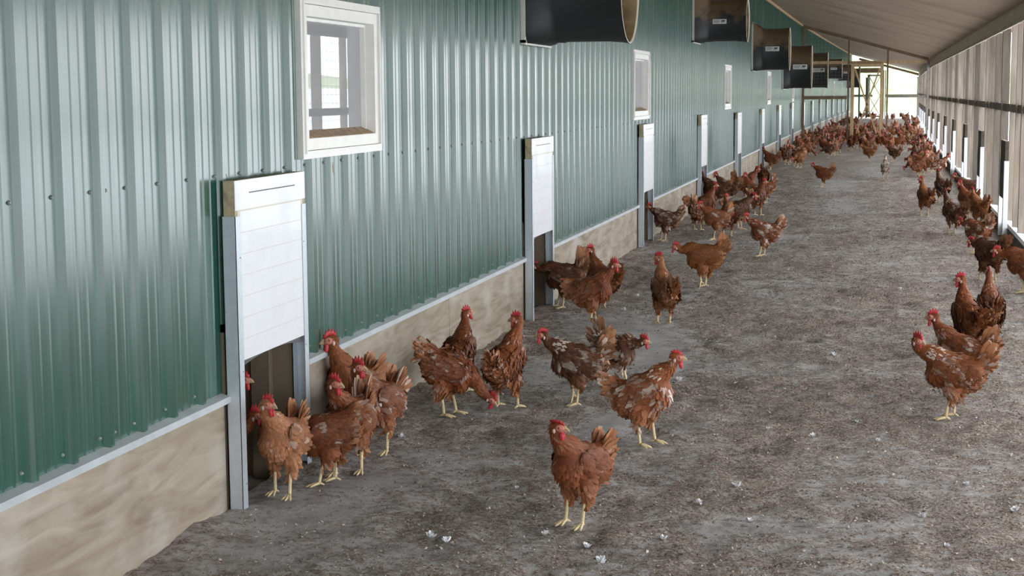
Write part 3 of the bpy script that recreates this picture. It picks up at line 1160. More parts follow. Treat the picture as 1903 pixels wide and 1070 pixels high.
def remeshed(mb, voxel, smooth_it):
    """One continuous skin around everything in MB."""
    me = mb.mesh('tmp')
    o = bpy.data.objects.new('tmp', me)
    COL.objects.link(o)
    r = o.modifiers.new('r', 'REMESH')
    r.mode = 'VOXEL'
    r.voxel_size = voxel
    s = o.modifiers.new('s', 'SMOOTH')
    s.factor = 0.5
    s.iterations = smooth_it
    dg = bpy.context.evaluated_depsgraph_get()
    ev = o.evaluated_get(dg)
    m2 = ev.to_mesh()
    nv, nf = len(m2.vertices), len(m2.polygons)
    v = np.empty(nv * 3, dtype=np.float32)
    m2.vertices.foreach_get('co', v)
    v = v.reshape(-1, 3).astype(float)
    f = [tuple(p.vertices) for p in m2.polygons]
    c = np.empty(nf * 3, dtype=np.float32)
    m2.polygons.foreach_get('center', c)
    n = np.empty(nf * 3, dtype=np.float32)
    m2.polygons.foreach_get('normal', n)
    a = np.empty(nf, dtype=np.float32)
    m2.polygons.foreach_get('area', a)
    ev.to_mesh_clear()
    bpy.data.objects.remove(o)
    bpy.data.meshes.remove(me)
    return v, f, c.reshape(-1, 3).astype(float), n.reshape(-1, 3).astype(float), a.astype(float)


def feathers(mb, org, t, n, L, W, lift, tone, white, pale, tip=0.12, rows=4, sink=0.0):
    """Adds curved leaf-shaped feathers; every argument is an array over feathers."""
    N_ = len(org)
    t = t / (np.linalg.norm(t, axis=1, keepdims=True) + 1e-9)
    n = n - t * np.sum(n * t, 1, keepdims=True)
    n = n / (np.linalg.norm(n, axis=1, keepdims=True) + 1e-9)
    s = np.cross(t, n)
    prof = [(0.0, .60), (.40, 1.0), (.78, .90), (1.0, .42)] if rows == 4 else [(0.0, .7), (.6, 1.0), (1.0, .35)]
    R_ = len(prof)
    V = np.zeros((N_, R_, 3, 3))
    C = np.zeros((N_, R_, 3, 3))
    for i, (u, wd) in enumerate(prof):
        ctr = org + t * (L * u)[:, None] + n * (lift * u * u * L - .0018 + .0036 * u - sink)[:, None]
        for j in (-1, 0, 1):
            V[:, i, j + 1] = ctr + s * (j * W * wd * .5)[:, None] - n * ((abs(j) * W * .07)[:, None] if j else 0)
            C[:, i, j + 1, 0] = tone * (.84 + .24 * u) * (1.06 if j else .94)
            C[:, i, j + 1, 1] = white
            C[:, i, j + 1, 2] = np.clip(pale + tip * max(0, u - .4), 0, 1)
    base = np.arange(N_)[:, None] * (R_ * 3)
    F = []
    for i in range(R_ - 1):
        for j in range(2):
            q = np.array([[i * 3 + j, i * 3 + j + 1, (i + 1) * 3 + j + 1, (i + 1) * 3 + j]])
            F.append(base + q)
    F = np.concatenate(F)
    mb.add(V.reshape(-1, 3), F.tolist(), 'feather', C.reshape(-1, 3))


POSES = {
    'alert': dict(H=(.140, 0, .355), nd=(-.12, 0, -1), tilt=13),
    'tall': dict(H=(.108, 0, .380), nd=(.0, 0, -1), tilt=20),
    'normal': dict(H=(.168, 0, .325), nd=(-.25, 0, -1), tilt=7),
    'forward': dict(H=(.205, 0, .265), nd=(-.75, 0, -.66), tilt=0),
    'low': dict(H=(.225, 0, .165), nd=(-1, 0, .05), tilt=-10),
    'peck': dict(H=(.215, 0, .078), nd=(-.75, 0, .66), tilt=-16),
}


def hen_parts(pose='normal', hy=0, hp=0, turn=0.0, tail=58, tail_len=1.0, legs=(0.0, 0.0), lift=(0, 0), voxel=.0075, nf=760, seed=1, fluff=1.0, neck_bare=0.0, comb=1.0, droop=0.0, leg_out=0.0, tilt=None, brown_neck=False):
    """Builds one hen's pieces as {name: [MB, ...]}; local frame: +x ahead, feet on z = 0."""
    r = np.random.default_rng(seed)
    P = POSES[pose]
    Bm = roty(math.radians(P['tilt'] if tilt is None else tilt))
    piv = np.array((0, 0, .175))
    B = lambda p: Bm @ (np.array(p, float) - piv) + piv
    out = {}
    Hd = rotz(math.radians(turn)) @ np.array(P['H'], float)
    Rh = rotz(math.radians(hy + turn)) @ roty(math.radians(hp - (35 if pose == 'peck' else 12 if pose == 'low' else 0)))
    nd = rotz(math.radians(turn)) @ np.array(P['nd'], float)
    nd /= np.linalg.norm(nd)
    p0 = B((.062, 0, .230))
    p1 = p0 + Bm @ np.array((.055, 0, .055 if P['H'][2] > .25 else .0))
    p3 = Hd - Rh @ np.array((.010, 0, .004))
    p2 = p3 + nd * .055
    ts = np.linspace(0, 1, 13)
    NP = np.array([(1 - u) ** 3 * p0 + 3 * (1 - u) ** 2 * u * p1 + 3 * (1 - u) * u * u * p2 + u ** 3 * p3 for u in ts])
    NR = np.array([.060 * (1 - u) ** 1.6 + .0215 * (1 - (1 - u) ** 1.6) for u in ts])
    # --- skin core
    m = MB()
    def E(c, rr, pitch=0.0):
        m.ell(B(c), rr, 'feather', M=Bm @ roty(math.radians(pitch)), sub=3)
    E((.000, 0, .213), (.110, .077, .074), 4)
    E((.060, 0, .212), (.066, .069, .080), 25)
    E((.020, 0, .180), (.070, .062, .058), 20)
    E((-.060, 0, .210), (.076, .070 * fluff, .072), 6)
    E((-.108, 0, .248), (.050, .036, .042), 48)
    E((-.052, 0, .176), (.058 * fluff, .060 * fluff, .050), -14)
    E((-.088, 0, .192), (.042 * fluff, .052 * fluff, .052), 0)
    for k, sg in ((0, 1), (1, -1)):
        lx = legs[k]
        m.ell((lx * .45 - .002, sg * (.043 + leg_out * .5), .150), (.042, .031, .054), 'feather', M=roty(math.radians(-10)), sub=2)
        m.ell((lx * .8 - .006, sg * (.042 + leg_out * .8), .110 + lift[k] * .3), (.019, .0165, .032), 'feather', sub=2)
    for p, rr in zip(NP, NR):
        m.ell(p, (rr, rr, rr), 'feather', sub=2)
    m.ell(Hd, (.0300, .0205, .0225), 'feather', M=Rh, sub=3)
    m.ell(Hd + Rh @ np.array((-.010, 0, .002)), (.0225, .0195, .0220), 'feather', M=Rh, sub=2)
    v, f, fc, fn, fa = remeshed(m, voxel, 5)
    body = MB()
    col = np.tile((.78, 1.0, .05), (len(v), 1))
    col[:, 0] *= np.where(np.linalg.norm(v - Hd, axis=1) < .045, 1.05, 1.0)
    body.add(v, f, 'feather', col)
    out['body'] = [body]
    # --- plumage
    pl = MB()
    w = fa.copy()
    w[np.linalg.norm(fc - (Hd + Rh @ np.array((.008, 0, -.002))), axis=1) < .027] = 0
    dnk = (np.linalg.norm(fc[:, None] - NP[None], axis=2) - NR[None])[:, 3:].min(axis=1)
    w[dnk < .008] *= 2.2
    isneck = dnk < .008
    w /= w.sum()
    cand = r.choice(len(fc), size=min(nf * 3, len(fc)), replace=False, p=None if np.count_nonzero(w) < nf * 3 else w)
    rad = 0.60 * math.sqrt(fa.sum() / nf)
    cell, kept = {}, []
    for i in cand:
        if w[i] == 0:
            continue
        p = fc[i]
        rc_ = rad * (.62 if isneck[i] else 1.0)
        key = (int(p[0] // rc_), int(p[1] // rc_), int(p[2] // rc_), bool(isneck[i]))
        if cell.get(key, 0) >= 1:
            continue
        cell[key] = 1
        kept.append(i)
        if len(kept) >= nf * 1.15:
            break
    kept = np.array(kept)
    c, n = fc[kept], fn[kept]
    dn = np.linalg.norm(c[:, None] - NP[None], axis=2) - NR[None]
    j = np.argmin(dn, axis=1)
    tang = np.gradient(NP, axis=0)
    tang /= np.linalg.norm(tang, axis=1, keepdims=True)
    loc = (c - piv) @ Bm + piv                     # back in the untilted body frame
    neck = (dn[np.arange(len(c)), j] < .006) & (j >= 2)
    t = np.tile(Bm @ np.array((-1.0, 0, -.18)), (len(c), 1))
    low = loc[:, 2] < .160
    t[low] = Bm @ np.array((-.65, 0, -.75))
    front = (loc[:, 0] > .085) & ~neck
    t[front] = Bm @ np.array((-.30, 0, -1.0))
    t[neck] = -tang[j[neck]]
    rear = (loc[:, 0] < -.105) & ~low
    t[rear] = Bm @ np.array((-.8, 0, .35))
    t = t + r.normal(0, .20, t.shape)
    t -= n * np.sum(t * n, 1, keepdims=True)
    wf_ = math.sqrt(800 / nf) if nf < 800 else 1.0
    L = np.full(len(c), .036 * wf_ ** .5)
    W = np.full(len(c), .0150 * wf_)
    L[neck], W[neck] = .030, .0085 * wf_
    hd_ = neck & (j >= 9)
    L[hd_], W[hd_] = .017, .007
    L[rear], W[rear] = .044, .0160 * wf_
    L[low], W[low] = .036, .0150 * wf_
    lf = np.full(len(c), .03)
    lf[low] = .05
    lf[rear] = .08
    L *= r.uniform(.75, 1.35, len(c))
    tone = r.uniform(.86, 1.10, len(c))
    tone[(loc[:, 2] > .215) & ~neck] *= .70
    pale = np.zeros(len(c)) + r.uniform(0, .10, len(c))
    pale += np.clip((.175 - loc[:, 2]) / .07, 0, 1) * r.uniform(.2, .7, len(c))
    pale += np.clip((-loc[:, 0] - .07) / .08, 0, 1) * r.uniform(.10, .75, len(c))
    pale[neck] += .10
    # white feathers come in loose patches
    ph = r.uniform(0, 6, 6)
    blotch = .5 + .25 * np.sin(c[:, 0] * 48 + ph[0] + np.sin(c[:, 2] * 40 + ph[2])) + .25 * np.sin(c[:, 2] * 60 + ph[1] + 4 * c[:, 1] * 20)
    white = np.clip(.72 * blotch + .36 * r.uniform(0, 1, len(c)), .0, 1.2)
    if neck_bare:
        nb_ = neck & (j < 7) & (r.uniform(0, 1, len(c)) < neck_bare)
        white[nb_] = 0.0
    if brown_neck:
        white[neck | (dn.min(axis=1) < .012) & (loc[:, 2] > .25)] = 3.0
        white[low & (r.uniform(0, 1, len(c)) < .6)] = 3.0
    feathers(pl, c, t, n, L, W, lf, tone, white, pale)
    out['plumage'] = [pl]
    # --- wings
    out['wing'] = []
    for sg in (1, -1):
        wg = MB()
        wc = np.array((-.012, sg * .0605, .217))
        WR = np.array((.094, .0165, .054))
        Mw = rotz(sg * math.radians(3)) @ roty(math.radians(2))
        uv, uf = ico(3)
        vv_ = (uv * WR) @ Mw.T + wc
        vv_ = (vv_ - piv) @ Bm.T + piv
        wg.add(vv_, uf, 'feather', np.tile((.56, 1.0, .03), (len(vv_), 1)))
        k = int(nf * .26)
        d = r.normal(size=(k * 3, 3))
        d /= np.linalg.norm(d, axis=1, keepdims=True)
        d = d[d[:, 1] * sg > .25][:k]
        q = (d * WR) @ Mw.T + wc
        nn = (d / WR) @ Mw.T
        nn /= np.linalg.norm(nn, axis=1, keepdims=True)
        q = (q - piv) @ Bm.T + piv
        nn = nn @ Bm.T
        q = q + Bm @ np.array((.018, 0, 0))
        tt = np.tile(Bm @ np.array((-1, 0, -.16)), (len(q), 1)) + r.normal(0, .11, (len(q), 3))
        # dark chestnut shoulder, browner secondaries with pale edges
        xr = d[:, 0]
        bl = .5 + .5 * np.sin(q[:, 0] * 50 + ph[3]) * np.sin(q[:, 2] * 55 + ph[4])
        feathers(wg, q, tt, nn, .042 * r.uniform(.8, 1.35, len(q)), np.full(len(q), .0165 * wf_), np.full(len(q), .02), r.uniform(.48, .82, len(q)),
                 np.clip(.70 * bl + .38 * r.uniform(0, 1, len(q)), 0, 1.2), r.uniform(0, .12, len(q)), tip=.22)
        kk = 8
        zz = np.linspace(-.030, .026, kk)
        q = np.stack([np.linspace(-.02, -.055, kk), np.full(kk, sg * .076), .205 + zz], -1)
        q = (q - piv) @ Bm.T + piv
        tt = np.stack([np.full(kk, -1.0), np.full(kk, -sg * .22), np.linspace(-.16, .10, kk)], -1) @ Bm.T + r.normal(0, .03, (kk, 3))
        feathers(wg, q, tt, np.tile((0, sg * 1.0, .15), (kk, 1)), np.linspace(.105, .085, kk), np.full(kk, .019), np.full(kk, .03), r.uniform(.55, .95, kk), r.uniform(.1, 1.1, kk), r.uniform(.05, .2, kk), tip=.5)
        out['wing'].append(wg)
    # --- tail
    tl = MB()
    tb = B((-.116, 0, .258))
    og, td, tn, Ls, Ws, wh, pa = [], [], [], [], [], [], []
    for sg in (1, -1):
        for k in range(12):
            an = math.radians(tail + (k - 5.5) * 2.7 + r.normal(0, 2.2)) + math.radians(P['tilt'] if tilt is None else tilt) * -.6
            yw = sg * (.035 + .006 * k) + r.normal(0, .035)
            d = np.array((-math.cos(an), yw, math.sin(an)))
            og.append(tb + np.array((r.normal(0, .006), sg * (.010 + .001 * k), r.normal(0, .006))))
            td.append(d)
            tn.append((-.25 * math.sin(an), sg * 1.0, -.1))
            Ls.append((.124 - .0045 * abs(k - 6)) * tail_len * .92 * r.uniform(.88, 1.06))
            Ws.append(.036)
            wh.append(r.uniform(.05, .95))
            pa.append(r.uniform(.05, .40))
    feathers(tl, np.array(og), np.array(td), np.array(tn), np.array(Ls), np.array(Ws), np.full(len(og), .05), r.uniform(.7, 1.1, len(og)), np.array(wh), np.array(pa), tip=.8)
    kk = int(nf * .10)
    a1 = np.radians(r.uniform(tail - 60, tail + 6, kk))
    sy = r.uniform(-1, 1, kk)
    d = np.stack([-np.cos(a1), sy * .30, np.sin(a1)], -1)
    og = tb + np.stack([r.normal(0, .012, kk), sy * .026, r.normal(-.004, .016, kk)], -1)
    nn = np.stack([-np.sin(a1) * .4, np.sign(sy) * (.4 + abs(sy)), np.cos(a1) * .4], -1)
    feathers(tl, og, d, nn, r.uniform(.045, .078, kk) * (.6 + .4 * tail_len), np.full(kk, .016 * wf_), np.full(kk, .10), r.uniform(.8, 1.12, kk), r.uniform(.05, 1.0, kk), r.uniform(.1, .45, kk), tip=.35)
    out['tail'] = [tl]
    # --- head
    HM = lambda p: (np.asarray(p, float) @ Rh.T) + Hd
    cb = MB()
    base = [(.028, .010), (.020, .019), (.008, .0235), (-.006, .0245), (-.018, .021)]
    tips = [(.031, .024), (.022, .040), (.008, .046), (-.007, .043), (-.022, .035)]
    pr = [(.030, .006)]
    for k in range(5):
        pr.append((tips[k][0], base[k][1] + (tips[k][1] - base[k][1]) * comb))
        if k < 4:
            pr.append(((base[k][0] + base[k + 1][0]) / 2 - .001, (base[k][1] + base[k + 1][1]) / 2 + .007 * comb))
    pr += [(-.020, .017), (-.006, .0165), (.012, .013)]
    vs = []
    for yv in (-1, 1):
        for x, z in pr:
            hgt = max(0, z - .018)
            vs.append((x, yv * max(.0012, .0035 - hgt * .09) + droop * (hgt * 1.3 + 16 * hgt * hgt), z - abs(droop) * hgt * .55))
    nn_ = len(pr)
    fan = [(0, nn_ - 1, k, k + 1) for k in ()]
    tri = []
    low_i = [nn_ - 1, nn_ - 2, nn_ - 3]
    mid = [(x, 0, z) for x, z in ()]
    # fill each side as a fan of triangles from the lower edge points
    def nearest_low(k):
        return min(low_i, key=lambda q: abs(pr[q][0] - pr[k][0]))
    for k in range(nn_ - 4):
        a_, b2 = nearest_low(k), nearest_low(k + 1)
        tri.append((k, k + 1, b2))
        if a_ != b2:
            tri.append((k, b2, a_))
    side0 = [tuple(q) for q in tri]
    side1 = [tuple(nn_ + i for i in q[::-1]) for q in tri]
    rim = [(k, nn_ + k, nn_ + (k + 1) % nn_, (k + 1) % nn_) for k in range(nn_)]
    cb.add(HM(vs), side0 + side1 + rim, 'comb_red')
    out['comb'] = [cb]
    out['wattle'] = []
    out['eye'] = []
    out['earlobe'] = []
    fcm = MB()
    for sg in (1, -1):
        wt = MB()
        wt.ell(HM((.021, sg * .007, -.026)), (.0085, .0042, .0165), 'comb_red', M=Rh @ roty(.25), sub=2)
        wt.ell(HM((.022, sg * .006, -.015)), (.0075, .0045, .009), 'comb_red', M=Rh, sub=2)
        out['wattle'].append(wt)
        fcm.ell(HM((.016, sg * .0125, .001)), (.0180, .0088, .0130), 'face_skin', M=Rh @ rotz(-sg * .22), sub=3)
        e = MB()
        e.ell(HM((.016, sg * .0200, .004)), (.0050, .0036, .0050), 'eye_amber', M=Rh, sub=2)
        e.ell(HM((.0163, sg * .0222, .0042)), (.0030, .0022, .0030), 'pupil', M=Rh, sub=2)
        out['eye'].append(e)
        el = MB()
        el.ell(HM((-.004, sg * .0195, -.008)), (.0058, .0030, .0085), 'earlobe_white', M=Rh, sub=2)
        out['earlobe'].append(el)
    out['face'] = [fcm]
    bk = MB()
    bk.tube([HM(p) for p in ((.024, 0, .002), (.034, 0, .001), (.044, 0, -.004), (.050, 0, -.011))], [.0085, .0068, .0042, .0012], 'beak_horn', seg=10)
    bk.tube([HM(p) for p in ((.024, 0, -.006), (.036, 0, -.008), (.044, 0, -.0105))], [.0065, .0045, .0012], 'beak_horn', seg=8)
    out['beak'] = [bk]
    # --- legs
    out['leg'] = []
    for k, sg in ((0, 1), (1, -1)):
        lx, up = legs[k], lift[k]
        lg = MB()
        yy = sg * (.042 + leg_out)
        hock = np.array((lx * .8 - .010, yy, .112 + up * .25))
        if up > 0:
            ank = hock + np.array((.012 - up * .5, 0, -.075))
            toe_d, droopz = .25, -.9
        else:
            ank = np.array((lx + .008, yy, .014))
            toe_d, droopz = 1.0, -.12
        kn = hock + np.array((.012, 0, .03))
        lg.tube([kn, hock, hock * .5 + ank * .5 + np.array((.002, 0, 0)), ank + (ank - hock) * -.06, ank], [.0095, .0080, .0066, .0070, .0075], 'shank_yellow', seg=10)
        out_d = sg * .10
        for an, ln in ((-.42 + out_d, .050), (0 + out_d, .060), (.42 + out_d, .050)):
            d = np.array((math.cos(an) * toe_d, math.sin(an) * .9, droopz if up > 0 else 0.0))
            d /= np.linalg.norm(d)
            pts = [ank, ank + d * ln * .4 + np.array((0, 0, .001 if up > 0 else -.004)), ank + d * ln * .75 + np.array((0, 0, -.008 if up == 0 else 0)), ank + d * ln + np.array((0, 0, -.0115 if up == 0 else 0))]
            lg.tube(pts, [.0068, .0055, .0048, .0018], 'shank_yellow', seg=8)
        d = np.array((-.9, -sg * .25, -.5 if up > 0 else 0))
        lg.tube([ank, ank + d * .014 + np.array((0, 0, -.004)), ank + d * .027 + np.array((0, 0, -.010 if up == 0 else -.004))], [.0058, .0045, .0016], 'shank_yellow', seg=8)
        out['leg'].append(lg)
    return out


SINGLE = ('body', 'plumage', 'tail', 'comb', 'face', 'beak')
GROUP = 'brown hens on the litter floor'


def hen_object(parts, name='hen'):
    """body is the hen's own mesh child under an Empty; every other piece a part."""
    root = empty(name)
    for nm, lst in parts.items():
        for mb in lst:
            mb.build(nm, parent=root, smooth=True, attr=True)
    return root


def joined(parts):
    """The same hen as a single mesh, for birds too far off to show their parts."""
    m = MB()
    for nm, lst in parts.items():
        for mb in lst:
            base = m.n
            vs, cs = np.concatenate(mb.v), np.concatenate(mb.c)
            m.v.append(vs)
            m.c.append(cs)
            sl = [m.slot(q) for q in mb.mats]
            m.f.extend(tuple(i + base for i in f) for f in mb.f)
            m.m.extend(sl[q] for q in mb.m)
            m.n += len(vs)
    return m.mesh('hen', smooth=True, attr=True)


COLORS = {'red': (.172, .037, .0090), 'dark': (.074, .021, .009), 'mid': (.235, .060, .0165), 'tan': (.37, .148, .066), 'orange': (.27, .088, .025), 'white': (.55, .42, .33)}


def view_dirs(x, y):
    v = np.array((x, y)) / math.hypot(x, y)
    return v, np.array((v[1], -v[0]))


def place(o, px, py, head, col, white, s, z=None):
    x, y = (px, py) if px < 100 else ground_at(px, py)
    v, rr = view_dirs(x, y)
    h = math.radians(head)
    d = math.cos(h) * rr + math.sin(h) * v
    o.location = (x, y, (float(relief(np.array([x]), np.array([y]))[0]) + .004 if y < 29.9 else .002) if z is None else z)
    o.rotation_euler = (0, 0, math.atan2(d[1], d[0]))
    o.scale = (s * .94, s * .96, s * 1.06)
    c = COLORS[col]
    j = random.uniform(.9, 1.1)
    for q in [o] + list(o.children):
        q.color = (c[0] * j, c[1] * j, c[2] * j, white + .08)
    return o


